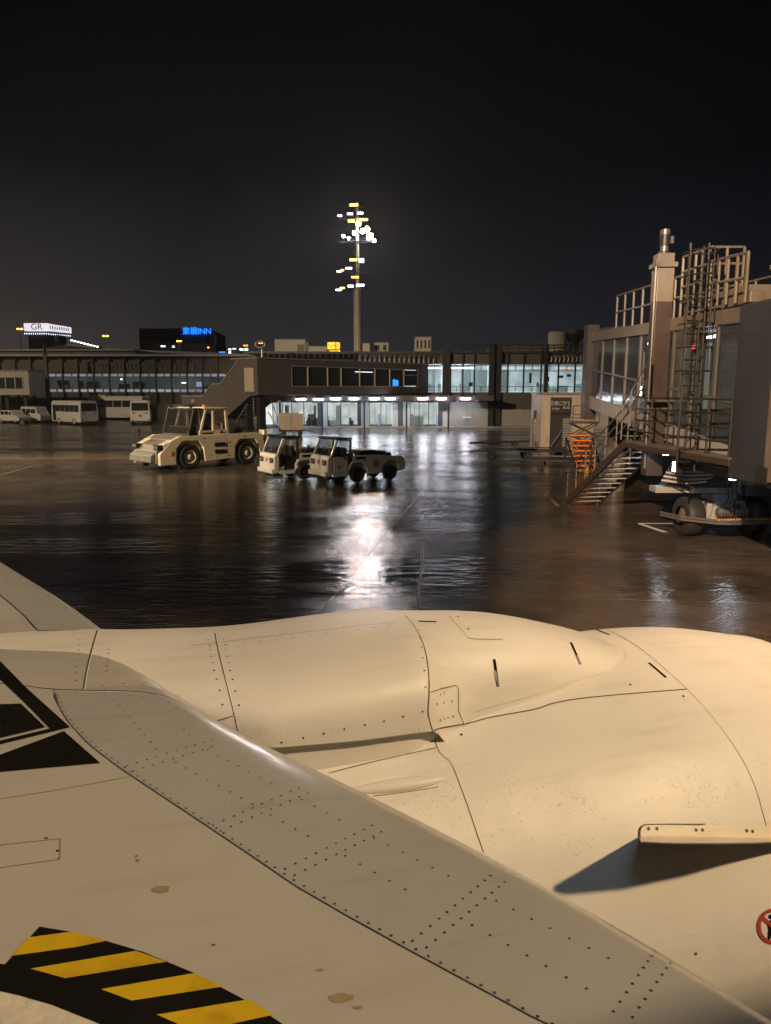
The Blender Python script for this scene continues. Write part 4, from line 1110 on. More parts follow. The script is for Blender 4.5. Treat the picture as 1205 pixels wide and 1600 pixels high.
for (u, Yc) in ((418, 61.5),):
    x = on_side(u, 640)[0]; c_ = B('dark_metal'); c_.box(x - .3, x + .3, .6, 1.1, 0, zb - .01); c_.build('support_column', gw)
    c_ = B('dark_metal'); c_.box(x - .3, x + .3, 2.3, 2.7, 0, zb - .01); c_.build('support_column', gw)
# open steel stair under the gangway
st = B('steel')
for k in range(11):
    y = 1.5 + k * .3; z = zb - .25 - k * .28
    st.box(.6, 1.7, y, y + .26, z - .04, z)
st.tube([(.6, 1.4, zb + .1), (.6, 4.7, zb - 3)], .05); st.tube([(1.7, 1.4, zb + .1), (1.7, 4.7, zb - 3)], .05); st.tube([(.6, 1.4, zb - .1), (.6, 1.4, .8)], .05); st.tube([(.6, 1.4, zb - .3), (2.4, 4.0, .1)], .06)
st.tube([(1.9, .8, 2.9), (3.2, .8, .3)], .05); st.tube([(1.6, .8, 2.0), (2.9, .8, .2)], .04)
st.build('steel_stair', gw)

# left gangway, cut by the picture's edge
lg = thing('boarding_gangway', 'beige raised gangway with three windows at the far left', 'building', (0, 0, 0))
YL = 86
xl0, xl1 = X_(-120, YL), X_(46, YL); z0, z1 = Z_(617, YL), Z_(580, YL)
b = B('far_pale'); b.box(xl0, xl1, YL, YL + 4, z0, z1); b.build('wall', lg)
b = B('roof_edge'); b.box(xl0, xl1 + .1, YL - .1, YL + 4.1, z1 + .003, z1 + .15); b.build('roof', lg)
for ua, ub in ((-24, -7), (-6, 9), (10.5, 24), (25.5, 36)):
    w = B('glass_dark'); w.box(X_(ua, YL), X_(ub, YL), YL - .05, YL - .01, Z_(607, YL), Z_(590, YL)); wi = w.build('window', lg)
    f = B('light_grey'); f.box(X_(ub, YL) + .01, X_(ub, YL) + .09, YL - .06, YL - .01, Z_(608, YL), Z_(588, YL)); f.build('frame', wi)
for u in (4, 33): c_ = B('dark_metal'); c_.box(X_(u, YL), X_(u, YL) + .3, YL + .5, YL + .9, 0, z0 - .01); c_.build('support_column', lg)
b = B('concrete'); b.box(X_(8, YL), X_(32, YL), YL + 3, YL + 3.4, 0, 1.6); b.build('low_wall', lg)
pc = B('dark_metal'); pc.box(X_(71, 92), X_(76, 92), 92, 92.4, 0, Z_(555, 92)); pc.cyl((X_(73, 92), 92.2, 0), (X_(73, 92), 92.2, 9.2), .2, 8); tag(pc.build('steel_column'), 'dark steel column in front of the concourse beside the white van', 'column')

# ------------------------------------------------------------------ floodlight mast
YM = 98.0
pm = atY(559.5, 500, YM)
ms = thing('floodlight_mast', 'tall floodlight mast with tiers of glaring white and orange lamps', 'floodlight mast', (pm.x, YM, 0))
def mz(v): return Z_(v, YM, 560)
b = B('beige_steel'); b.sm = True; b.cyl((0, 0, 0), (0, 0, mz(449)), .58, 20, .46); b.cyl((0, 0, mz(449)), (0, 0, mz(316)), .24, 14, .16); b.build('pole', ms)
b = B('steel'); b.tube([(-.5, -.4, 4), (-.44, -.36, mz(452))], .05); b.build('cable_duct', ms)
for v, w in ((452, 2.6), (427, 2.3), (378, 2.4), (342, 2.2), (323, 1.2)):
    b = B('dark_metal'); b.tube([(-w, -.5, mz(v)), (w * .7, -.5, mz(v))], .05); b.tube([(-w, .3, mz(v)), (w * .7, .3, mz(v))], .05); b.tube([(-w, -.5, mz(v)), (-w, .3, mz(v))], .05)
    b.box(-.3, .3, -.5, .3, mz(v) - .05, mz(v) + .05); b.build('platform', ms)
lamps = [(553, 320, 'mast_weak_o', 1.0, .28), (531, 337, 'mast_weak', .55, .2), (547, 334, 'mast_weak', .7, .22), (563, 333, 'mast_weak', .7, .22),
         (560, 350, 'mast_orange', .65, .6), (574, 358, 'mast_orange', .65, .35), (549, 345, 'mast_weak_o', .8, .3), (568, 343, 'mast_weak_o', 1.0, .25), (537, 369, 'mast_white', .36, .34), (545, 372, 'mast_white', .3, .3), (554, 364, 'mast_white', .55, .5), (567, 361, 'mast_white', .62, .6), (578, 369, 'mast_white', .7, .62), (585, 376, 'mast_white', .4, .5),
         (552, 406, 'mast_weak_o', .9, .26), (545, 419, 'mast_weak', .8, .22), (530, 424, 'mast_weak', .6, .2), (535, 422, 'mast_weak_o', .4, .2), (565, 407, 'mast_weak', .6, .5),
         (555, 433, 'mast_weak_o', .9, .2), (535, 450, 'mast_weak_o', .6, .2), (529, 453, 'mast_weak', .7, .2), (548, 447, 'mast_weak', .7, .26), (563, 445.5, 'mast_weak', 1.0, .26)]
for (u, v, mt, w, h_) in lamps:
    p = atY(u, v, YM - .7); x = p.x - pm.x; h_ *= 1
    l_ = B(mt); l_.lathe((x, -.7, p.z), (0, -1, -.12), [(.0, .02), (.02, w * .42), (.0, w * .46)], 14) if w < .66 and 'weak' not in mt else l_.box(x - w * .5, x + w * .5, -.72, -.62, p.z - h_ * .5, p.z + h_ * .5)
    l_.m('dark_metal'); l_.tube([(0, -.2, p.z - .25), (x, -.45, p.z - .1)], .035); l_.box(x - w * .45, x + w * .45, -.60, -.3, p.z - h_ * .4, p.z + h_ * .4); l_.build('floodlight', ms)

#@@VEHICLES
# ------------------------------------------------------------------ wheels
def wheel(parent, x, y, r, w, side, rim='rim', hub=.55):
    b = B('rubber'); s_ = side
    b.lathe((x, y - s_ * w / 2, r), (0, s_, 0), [(-w / 2, r * .62), (-w / 2, r * .9), (-w * .36, r * .99), (-w * .1, r), (w * .1, r), (w * .36, r * .99), (w / 2, r * .9), (w / 2, r * .62), (w * .3, r * hub)], 36)
    t = b.build('wheel', parent)
    b = B(rim); b.lathe((x, y - s_ * w / 2, r), (0, s_, 0), [(w * .34, r * hub * 1.06), (w * .46, r * hub), (w * .40, r * hub * .86), (w * .24, r * hub * .8), (w * .24, r * hub * .45), (w * .44, r * hub * .4), (w * .46, r * hub * .1), (w * .46, .001)], 30)
    for k in range(8):
        a = k * math.pi / 4; b.cyl((x + r * hub * .6 * math.cos(a), y - s_ * (w / 2 - w * .26), r + r * hub * .6 * math.sin(a)), (x + r * hub * .6 * math.cos(a), y - s_ * (w / 2 - w * .31), r + r * hub * .6 * math.sin(a)), r * .035, 6)
    b.build('rim', t)
    return t
# emblem: red disc with a white winged shape
def emblem(parent, x, y, z, r, side=1, ax='y'):
    Mx = Matrix.Translation((x, y, z)) @ (Matrix.Rotation(R(180), 4, 'Z') if side > 0 else Matrix.Identity(4)) if ax == 'y' else Matrix.Translation((x, y, z)) @ Matrix.Rotation(R(-90), 4, 'Z')
    b = MB(); b.M = Mx; b.m('red'); K = 28
    b.add([(r * math.cos(2 * math.pi * i / K), 0, r * math.sin(2 * math.pi * i / K)) for i in range(K)], [tuple(range(K))])
    b.m('white_paint')
    for s_ in (-1, 1):
        b.add([(s_ * r * .52 * math.cos(a) - 0, -.004, r * .62 * math.sin(a) + .05 * r) for a in frange(-1.2, 1.35, 10)] + [(s_ * r * .40 * math.cos(a), -.004, r * .48 * math.sin(a) + .05 * r) for a in frange(1.35, -1.2, 10)], [tuple(range(20))])
    b.add([(-.09 * r, -.005, -.8 * r), (.09 * r, -.005, -.8 * r), (.06 * r, -.005, .1 * r), (.22 * r, -.005, .36 * r), (-.03 * r, -.005, .28 * r)], [(0, 1, 2, 3, 4)])
    b.build('emblem', parent, recalc=False)

# ------------------------------------------------------------------ aircraft tow tractor
A_, B_ = G(290, 731.5), G(378, 724)
hd = (A_ - B_).normalized(); mid = (A_ + B_) / 2
side = Vector((-hd.y, hd.x, 0))           # points to the vehicle's left, toward us
HW = 1.28
org = mid - side * (HW - .02) + Vector((.42, -.55, 0))
tg = thing('tow_tractor', 'large cream aircraft tow tractor with raised cab facing left', 'tractor', (org.x, org.y, 0), math.atan2(hd.y, hd.x))
WB = (A_ - B_).length / 2
wf_, wr_ = WB, -WB
sidep = [(wf_ + 1.62, .28), (wf_ + 1.62, .80), (wf_ + 1.0, 1.42), (wf_ + .55, 1.60), (-wr_ * -1 - .55, 1.62), (wr_ - 1.0, 1.5), (wr_ - 1.08, .5), (wr_ - .80, .42), (wr_ - .72, 1.0), (wr_ - .45, 1.32), (wr_ + .45, 1.34), (wr_ + .74, 1.02), (wr_ + .80, .40), (wf_ - .80, .34), (wf_ - .74, 1.05), (wf_ - .45, 1.36), (wf_ + .42, 1.38), (wf_ + .74, 1.05), (wf_ + .80, .28)]
for s_ in (1, -1):
    b = B('cream_paint'); b.prism(sidep, s_ * (HW - .22), s_ * HW); 
    f_ = b.build('side_panel', tg, .02)
    for zz in (.78, 1.13):
        q = B('black'); q.box(-.28, .30, min(s_ * (HW + .001), s_ * (HW + .03)), max(s_ * (HW + .001), s_ * (HW + .03)), zz - .09, zz + .09); q.build('step', f_)
    q = B('amber_plastic'); q.box(wf_ + .95, wf_ + 1.09, min(s_ * (HW + .001), s_ * (HW + .02)), max(s_ * (HW + .001), s_ * (HW + .02)), .72, .92); q.build('side_lamp', f_)
    for (xx, zz) in ((-.55, 1.2), (-.5, .55), (.9, 1.46), (wr_ + .2, 1.45)):
        q = B('red_lens'); q.box(xx - .04, xx + .04, min(s_ * (HW + .001), s_ * (HW + .012)), max(s_ * (HW + .001), s_ * (HW + .012)), zz - .025, zz + .025); q.build('reflector', f_)
b = B('cream_paint'); b.box(wr_ - .95, wf_ + .85, -HW + .25, HW - .25, .38, 1.45); b.build('chassis', tg, .02)
b = B('tarp')
b.prism([(wf_ + .86, .35), (wf_ + 1.66, .35), (wf_ + 1.66, .92), (wf_ + 1.38, 1.20), (wf_ + .2, 1.64), (wf_ + .2, 1.46), (wf_ + .86, 1.46)], -HW + .25, HW - .25); b.build('hood', tg, .03)
b = B('tarp'); b.prism([(wf_ + 1.67, .35), (wf_ + 1.9, .42), (wf_ + 1.86, .72), (wf_ + 1.67, .86)], -HW + .1, HW - .4); b.m('black').box(wf_ + 1.7, wf_ + 2.0, -.35, .35, .22, .40); b.build('front_cover', tg, .02)
for s_ in (1, -1):
    y0, y1 = sorted((s_ * (HW - .52), s_ * (HW - .02)))
    b = B('cream_paint'); b.prism([(wf_ + .95, 1.05), (wf_ + 1.40, 1.0), (wf_ + 1.40, 1.24), (wf_ + .85, 1.46)], y0, y1); q = b.build('headlight_pod', tg, .01)
    l_ = B('black'); l_.box(wf_ + 1.405, wf_ + 1.68, y0 + .02, y1 - .02, 1.01, 1.23); l_.m('lens').cyl((wf_ + 1.68, y0 + .14, 1.12), (wf_ + 1.71, y0 + .14, 1.12), .075, 14); l_.cyl((wf_ + 1.68, y1 - .14, 1.12), (wf_ + 1.71, y1 - .14, 1.12), .075, 14); l_.build('headlight', q)
# cab: posts, roof and glass, with seat and wheel inside
cx0, cx1 = -.50, wf_ - .05       # rear, front at base
zb_, zt_ = 1.62, 2.86
cab = B('cream_paint')
for s_ in (1, -1):
    y = s_ * (HW - .06)
    ya, yb = sorted((y, y - s_ * .10))
    cab.prism([(cx0 - .12, zb_), (cx0 + .04, zb_), (cx0 + .12, zt_), (cx0 + .0, zt_)], ya, yb); cab.prism([(.22, zb_), (.34, zb_), (.34, zt_), (.22, zt_)], ya, yb)
    cab.prism([(1.00, zb_), (1.12, zb_), (.72, zt_), (.62, zt_)], ya, yb) 
    cab.box(cx0, 1.10, ya, yb, zb_ - .06, zb_ + .20)
cab.box(cx0 - .1, cx0, -HW + .06, HW - .06, zb_, zb_ + .5)
cab.build('cab_frame', tg, .012)
for k, (xa, xb, za, zc_) in enumerate(((.36, .98, zb_ + .03, zb_ + .11), (-.35, -.05, zb_ + .04, zb_ + .10))):
    q = B('ink')
    for i in range(7 if k == 0 else 4): w_ = (xb - xa) / (7 if k == 0 else 4); q.box(xa + i * w_, xa + i * w_ + w_ * .6, HW - .058, HW - .052, za, zc_)
    q.build('marking', tg)
q = B('red'); q.cyl((-.15, HW - .058, zb_ + .15), (-.15, HW - .050, zb_ + .15), .06, 14); q.build('marking', tg)
b = B('cream_paint'); b.box(cx0 - .02, .80, -HW + .02, HW - .02, zt_, zt_ + .07); b.m('black').box(.81, 1.36, -HW + .08, HW - .08, zt_ - .02, zt_ + .05); b.build('cab_roof', tg, .015)
b = B('black')
for s_ in (1, -1): b.tube([(cx1 + .05, s_ * (HW - .1), zb_), (1.33, s_ * (HW - .1), zt_)], .045, 6)
b.tube([(cx1 + .05, -HW + .1, zb_ + .02), (cx1 + .05, HW - .1, zb_ + .02)], .04); b.tube([(cx1 - .1, .0, zb_), (1.31, .0, zt_)], .03); b.build('windscreen_frame', tg)
b = B('glass_car'); b.add([(cx1 + .05, -HW + .12, zb_), (cx1 + .05, HW - .12, zb_), (1.33, HW - .12, zt_ - .02), (1.33, -HW + .12, zt_ - .02)], [(0, 1, 2, 3)]); b.build('windscreen', tg)
for s_ in (1, -1):
    y = s_ * (HW - .12)
    b = B('glass_car'); b.add([(cx0 + .05, y, zb_ + .2), (.22, y, zb_ + .2), (.22, y, zt_ - .03), (cx0 + .12, y, zt_ - .03)], [(0, 1, 2, 3)]); b.build('side_window', tg)
    b = B('glass_car'); b.add([(.34, y, zb_ + .2), (1.02, y, zb_ + .2), (.64, y, zt_ - .03), (.34, y, zt_ - .03)], [(0, 1, 2, 3)]); b.build('side_window', tg)
    b = B('glass_car'); b.add([(1.12, y, zb_ + .02), (cx1, y, zb_ + .02), (1.31, y, zt_ - .04), (.73, y, zt_ - .04)], [(0, 1, 2, 3)]); b.build('side_window', tg)
b = B('black'); b.box(.1, .6, .2, .75, zb_ - .1, zb_ + .4); b.box(.1, .22, .2, .75, zb_ + .4, zb_ + 1.0); b.box(1.1, 1.5, -1.0, 1.0, zb_ - .1, zb_ + .42); b.build('seat', tg, .03)
b = B('black'); b.lathe((1.0, .5, zb_ + .6), (-.7, 0, .7), [(0, .18), (.02, .21), (.04, .18)], 20); b.build('steering_wheel', tg)
b = B('cream_paint'); b.prism([(cx0 - .13, 1.45), (cx0 - .13, 2.10), (wr_ + .42, 2.12), (wr_ + .1, 1.9), (wr_ - .1, 1.63), (wr_ - .1, 1.45)], -HW + .35, HW - .35); b.build('engine_cover', tg, .03)
b = B('dark_metal'); b.box(wr_ - .9, wr_ + .0, -HW + .28, HW - .28, 1.5, 1.62); b.tube([(wr_ + .6, HW - .2, 1.66), (wr_ + .5, HW - .2, 1.86), (wr_ - .6, HW - .2, 1.88), (wr_ - .7, HW - .2, 1.62)], .035); b.tube([(wr_ - .05, HW - .2, 1.66), (wr_ - .05, HW - .2, 1.9)], .03); b.box(wr_ + .15, wr_ + .5, HW - .5, HW - .25, 1.63, 1.8); b.build('rear_rail', tg)
b = B('cream_paint'); b.box(wr_ - 1.35, wr_ - 1.09, -.9, .9, .5, 1.2); b.m('cream_paint').box(wr_ - 1.3, wr_ - 1.09, HW - .5, HW - .05, 1.25, 1.72); b.m('dark_metal').box(wr_ - 1.55, wr_ - 1.36, -.2, .2, .5, .75); b.build('rear_hitch', tg, .02)
b = B('amber_plastic'); b.cyl((.35, .55, zt_ + .075), (.35, .55, zt_ + .2), .09, 12); b.build('beacon', tg)
b = B('black'); b.tube([(wf_ + 1.3, -HW + .1, 1.1), (wf_ + 1.35, -HW + .05, 1.75)], .02); b.box(wf_ + 1.3, wf_ + 1.38, -HW - .05, -HW + .18, 1.62, 1.92); b.build('mirror', tg)
b = B('black'); b.tube([(cx1, HW - .2, 1.6), (cx1 + .05, HW - .1, 2.0)], .02); b.box(cx1 + .0, cx1 + .07, HW - .25, HW - .02, 1.55, 1.85); b.build('mirror', tg)
b = B('black'); b.box(1.25, 1.35, -HW + .1, -HW + .3, zt_, zt_ + .18); b.box(1.2, 1.33, HW - .5, HW - .4, zt_ + .05, zt_ + .14); b.build('work_lamp', tg)
for x in (wf_, wr_):
    for s_ in (1, -1): wheel(tg, x, s_ * (HW - .02), .60, .42, s_)
text_mesh('TT-103', .17, 'black', Matrix.Translation((1.05, HW - .055, zb_ + .07)) @ Matrix.Rotation(R(180), 4, 'Z') @ FRONT, 'lettering', tg, bold=.006, ext=.003) if False else None

# ------------------------------------------------------------------ baggage tractors
def bag_tractor(label, org, ang, door_open):
    t = thing('baggage_tractor', label, 'tractor', (org.x, org.y, 0), ang, 'baggage tractors parked side by side')
    hw = .78; xf, xr = .62, -.98; fx_, rx = 2.0, -1.72
    sp_ = [(.55 + .48, .28), (.62 + .42, .62), (.62 + .2, .86), (.62 - .2, .86), (.62 - .42, .62), (.62 - .46, .34), (xr + .44, .32), (xr + .40, .62), (xr + .2, .84), (xr - .2, .84), (xr - .40, .62), (xr - .43, .40), (rx, .45), (rx - .02, .78), (rx + .12, 1.02), (-.2, 1.14), (.78, 1.14), (.90, 1.12), (.90, .28)]
    sp_ = [(.98 + .1, .28), (1.02, .60), (.84, .82), (.42, .82), (.22, .60), (.16, .34), (xr + .44, .32), (xr + .40, .62), (xr + .2, .82), (xr - .2, .82), (xr - .40, .62), (xr - .43, .40), (rx, .45), (rx - .02, .78), (rx + .12, 1.0), (-.2, 1.12), (.86, 1.14), (.92, .9), (1.08, .7)]
    for s_ in (1, -1):
        b = B('white_paint'); ya, yb = sorted((s_ * (hw - .12), s_ * hw)); b.prism(sp_, ya, yb); q = b.build('side_panel', t, .03)
        if s_ > 0: emblem(q, -.22, hw + .006, .76, .15)
        b = B('black'); b.box(.28, .75, min(s_ * (hw + .002), s_ * (hw + .012)), max(s_ * (hw + .002), s_ * (hw + .012)), .97, 1.07); b.build('name_plate', q)
    b = B('white_paint'); b.box(rx + .1, .9, -hw + .13, hw - .13, .35, .98); b.build('chassis', t, .02)
    b = B('black'); b.box(-1.1, .8, -hw + .15, hw - .15, 1.0, 1.16); b.box(-.4, .35, -.5, .4, 1.16, 1.30); b.box(-.9, -.5, -.45, .5, 1.165, 1.24); b.build('deck_mat', t, .02)
    # cab
    b = B('white_paint'); b.prism([(fx_ - .02, .40), (fx_ + .06, .55), (fx_ + .04, 1.02), (fx_ - .04, 1.16), (fx_ - .18, 1.16), (fx_ - .18, .40)], -hw, hw); q = b.build('front_panel', t, .03)
    for s_ in (1, -1):
        l_ = B('black'); l_.box(fx_ + .062, fx_ + .085, s_ * .50 - .15, s_ * .50 + .15, .78, .98); l_.m('lens'); l_.cyl((fx_ + .085, s_ * .50 - .065, .88), (fx_ + .10, s_ * .50 - .065, .88), .055, 14); l_.cyl((fx_ + .085, s_ * .50 + .065, .88), (fx_ + .10, s_ * .50 + .065, .88), .055, 14); l_.build('headlight', q)
    if True: emblem(q, fx_ + .068, 0, .88, .075, 1, 'x')
    b = B('white_paint'); b.box(fx_ - .1, fx_ + .16, -hw + .02, hw - .02, .34, .52); b.m('black').box(fx_ + .02, fx_ + .18, -.35, .35, .26, .36); b.m('black').box(fx_ - .3, fx_ + .1, -hw, hw, .22, .33); b.build('bumper', t, .02)
    b = B('white_paint')
    for s_ in (1, -1):
        ya, yb = sorted((s_ * (hw - .08), s_ * hw))
        b.box(1.1, fx_ - .19, ya, yb, .30, .46); b.prism([(fx_ - .22, 1.16), (fx_ - .10, 1.16), (fx_ - .36, 1.80), (fx_ - .46, 1.80)], ya, yb)
    b.build('cab_sill', t, .012)
    b = B('dark_metal')
    for s_ in (1, -1):
        ya, yb = sorted((s_ * (hw - .07), s_ * (hw - .005)))
        b.prism([(.93, .9), (1.0, .9), (1.0, 1.80), (.93, 1.80)], ya, yb); b.box(1.0, fx_ - .44, ya, yb, 1.74, 1.80)
    b.box(.93, .99, -hw + .08, hw - .08, 1.15, 1.2); b.build('cab_frame', t)
    b = B('black'); b.prism([(.86, 1.81), (.9, 1.87), (fx_ - .45, 1.89), (fx_ - .28, 1.84), (fx_ - .32, 1.805)], -hw - .01, hw + .01); b.build('cab_roof', t, .01)
    b = B('glass_car'); b.add([(fx_ - .12, -hw + .09, 1.17), (fx_ - .12, hw - .09, 1.17), (fx_ - .40, hw - .09, 1.79), (fx_ - .40, -hw + .09, 1.79)], [(0, 1, 2, 3)]); b.build('windscreen', t)
    b = B('black'); b.tube([(fx_ - .08, -.3, 1.15), (fx_ - .24, .25, 1.5)], .012, 5); b.tube([(fx_ - .1, -hw, 1.2), (fx_ + .05, -hw - .12, 1.35)], .015, 5); b.box(fx_, fx_ + .05, -hw - .22, -hw - .08, 1.3, 1.52); b.tube([(fx_ - .1, hw, 1.2), (fx_ + .05, hw + .12, 1.35)], .015, 5); b.box(fx_, fx_ + .05, hw + .05, hw + .19, 1.3, 1.52); b.build('mirror', t)
    for s_ in ((1, -1) if not door_open else (-1,)):
        ya, yb = sorted((s_ * (hw - .05), s_ * hw))
        b = B('white_paint'); b.box(1.12, fx_ - .2, ya, yb, .47, 1.12); b.m('black').prism([(1.08, 1.12), (fx_ - .2, 1.12), (fx_ - .2, 1.18), (1.08, 1.18)], ya, yb); q = b.build('door', t, .015)
        b = B('glass_car'); ym = (ya + yb) / 2; b.add([(1.02, ym, 1.19), (fx_ - .22, ym, 1.19), (fx_ - .46, ym, 1.73), (1.02, ym, 1.73)], [(0, 1, 2, 3)]); b.build('side_window', q)
        if s_ > 0:
            b = B('ink'); b.box(1.45, 1.62, hw + .001, hw + .006, .66, .70); b.box(1.45, 1.60, hw + .001, hw + .006, .76, .78); b.build('marking', q)
            b = B('black'); b.box(1.18, 1.26, hw + .001, hw + .02, 1.0, 1.05); b.build('handle', q)
    b = B('black'); b.box(1.05, 1.45, -.55, -.05, .6, 1.0); b.box(1.02, 1.12, -.55, -.05, 1.0, 1.45); b.box(1.05, 1.45, .05, .55, .6, 1.0); b.box(1.02, 1.12, .05, .55, 1.0, 1.45); b.box(fx_ - .4, fx_ - .19, -hw + .1, hw - .1, .6, 1.18); b.build('seat', t, .03)
    b = B('black'); b.lathe((fx_ - .5, -.3, 1.2), (-.6, 0, .8), [(0, .15), (.02, .18), (.04, .15)], 18); b.build('steering_wheel', t)
    b = B('red'); b.box(.18, .32, hw - .14, hw - .06, 1.13, 1.135); b.box(.80, .90, hw - .3, hw - .13, 1.16, 1.30); b.build('extinguisher', t)
    b = B('dark_metal'); b.box(rx - .18, rx - .03, -.15, .15, .4, .6); b.build('hitch', t)
    for x in (xf, xr):
        for s_ in (1, -1): wheel(t, x, s_ * (hw - .01), .335, .24, s_, 'dark_metal')
    return t
C_ = G(567, 750.5); D_ = G(616, 746.8)
h2 = (C_ - D_).normalized(); h2 = Vector((-.84, -.54, 0)).normalized(); s2_ = Vector((-h2.y, h2.x, 0))
ang2 = math.atan2(h2.y, h2.x)
o1 = C_ - h2 * .50 - s2_ * .77 + Vector((-.05, -.8, 0))
bag_tractor('white baggage tractor with red emblem and door, nearest of the pair', o1, ang2, False)
o2 = o1 - s2_ * 2.15 + h2 * 1.35
bag_tractor('white baggage tractor with open cab, half hidden behind its twin', o2, ang2, True)

# ------------------------------------------------------------------ cargo container on a dolly
cpos = G(455, 681)
dl = thing('container_dolly', 'low four wheeled dolly under the grey cargo container', 'dolly', (cpos.x, cpos.y, 0), R(6))
b = B('dark_metal'); b.box(-.95, 1.0, -.8, .8, .38, .52); b.tube([(1.0, 0, .45), (1.9, 0, .35)], .05); b.build('deck', dl)
b = B('red_lens'); b.box(.2, .6, -.83, -.805, .40, .48); b.build('reflector', dl)
for x in (-.6, .75):
    for s_ in (1, -1): wheel(dl, x, s_ * .8, .2, .14, s_, 'dark_metal')
cc = thing('cargo_container', 'grey cargo container with slanted lower corner on a dolly behind the tractors', 'container', (cpos.x, cpos.y, .53), R(6))
b = B('beige_steel'); b.prism([(-.78, 0), (1.0, 0), (1.0, 1.36), (-1.0, 1.36), (-1.0, .45)], -.76, .76); b.build('shell', cc, .02)
b = B('steel')
for z in (.2, .5, .8, 1.1): b.box(-.8, .9, -.79, -.765, z, z + .04)
b.box(-.06, .10, -.80, -.765, .3, 1.2); b.build('rib', cc)

# ------------------------------------------------------------------ buses and small vans
def bus(name, label, p, ang, Lb, Wb, Hb, group=None, band=False, n=5, cat='bus', windows=True, emb=False):
    t = thing(name, label, cat, (p.x, p.y, 0), ang, group)
    b = B('white_paint'); r_ = .22
    prof = [(-Wb / 2, .32), (Wb / 2, .32), (Wb / 2, Hb * .55), (Wb / 2 - .06, Hb - r_), (Wb / 2 - r_ - .02, Hb), (-Wb / 2 + r_ + .02, Hb), (-Wb / 2 + .06, Hb - r_), (-Wb / 2, Hb * .55)]
    b.prism(prof, -Lb / 2, Lb / 2, 'x'); b.build('body', t, .05)
    for s_ in (1, -1):
        for k in range(n):
            x0 = -Lb / 2 + .35 + k * (Lb - 1.3) / n; x1 = x0 + (Lb - 1.3) / n - .10
            w = B('glass_dark'); ya, yb = sorted((s_ * (Wb / 2 - .01), s_ * (Wb / 2 + .012))); w.box(x0, x1, ya, yb, Hb * .55, Hb * .82); w.build('window', t)
        w = B('black'); ya, yb = sorted((s_ * (Wb / 2 - .01), s_ * (Wb / 2 + .014))); w.box(Lb / 2 - 1.0, Lb / 2 - .35, ya, yb, .45, Hb * .82); w.build('door', t)
    w = B('glass_dark'); w.box(Lb / 2 - .01, Lb / 2 + .02, -Wb / 2 + .15, Wb / 2 - .15, Hb * .42, Hb * .86); w.build('windscreen', t)
    w = B('glass_dark'); w.box(-Lb / 2 - .02, -Lb / 2 + .01, -Wb / 2 + .18, Wb / 2 - .18, Hb * .58, Hb * .90); w.build('rear_window', t)
    for s_ in (1, -1):
        w = B('black'); w.box(-Lb / 2 - .022, -Lb / 2 + .005, s_ * (Wb / 2 - .38) - .14, s_ * (Wb / 2 - .38) + .14, Hb * .46, Hb * .50); w.build('vent', t)
        w = B('red_lens'); w.box(-Lb / 2 - .022, -Lb / 2 + .005, s_ * (Wb / 2 - .2) - .1, s_ * (Wb / 2 - .2) + .1, .48, .56); w.build('tail_light', t)
        w = B('lens'); w.cyl((Lb / 2, s_ * (Wb / 2 - .3), .7), (Lb / 2 + .03, s_ * (Wb / 2 - .3), .7), .1, 12); w.build('headlight', t)
    w = B('black'); w.box(-Lb / 2 - .1, -Lb / 2 - .01, -Wb / 2 + .05, Wb / 2 - .05, .26, .42); w.build('bumper', t)
    if emb: 
        b = MB(); b.m('red'); b.M = Matrix.Translation((-Lb / 2 - .03, 0, Hb * .37)) @ Matrix.Rotation(R(-90), 4, 'Z'); K = 20
        b.add([(.15 * math.cos(2 * math.pi * i / K), 0, .15 * math.sin(2 * math.pi * i / K)) for i in range(K)], [tuple(range(K))]); b.m('white_paint'); b.add([(-.05, .004, -.1), (.05, .004, -.1), (.07, .004, .08), (-.07, .004, .08)], [(0, 1, 2, 3)]); b.build('emblem', t, recalc=False)
    if band: w = B('amber_plastic'); w.box(Lb / 2 - 2.2, Lb / 2 - .2, -Wb / 2 + .3, Wb / 2 - .3, Hb + .01, Hb + .16); w.build('roof_board', t)
    for x in (-Lb / 2 + 1.4, Lb / 2 - 1.5):
        for s_ in (1, -1): wheel(t, x, s_ * (Wb / 2 + .01), .38, .25, s_, 'rim')
    return t
def place_rear(u, v, h, L_, W_):   # rear centre stands at the pixel's ground point
    p = G(u, v); return p + Vector((math.cos(h), math.sin(h), 0)) * L_ / 2
hC = R(106)
bus('airport_bus', 'white bus seen from behind with red emblem, nearest the stair enclosure', place_rear(220, 663.5, hC, 7, 2.1), hC, 7, 2.08, 2.62, 'buses parked before the concourse', emb=True)
hB = R(172)
bus('airport_bus', 'white coach with orange roof board between the two smaller buses', G(172, 658) + Vector((0, 3.5, 0)), hB, 7.2, 2.3, 3.0, 'buses parked before the concourse', band=True)
hA = R(141)
bus('airport_bus', 'white minibus beside the parked van, leftmost of the buses', place_rear(141, 664.5, hA, 6.2, 2.1), hA, 6.2, 2.05, 2.6, 'buses parked before the concourse')
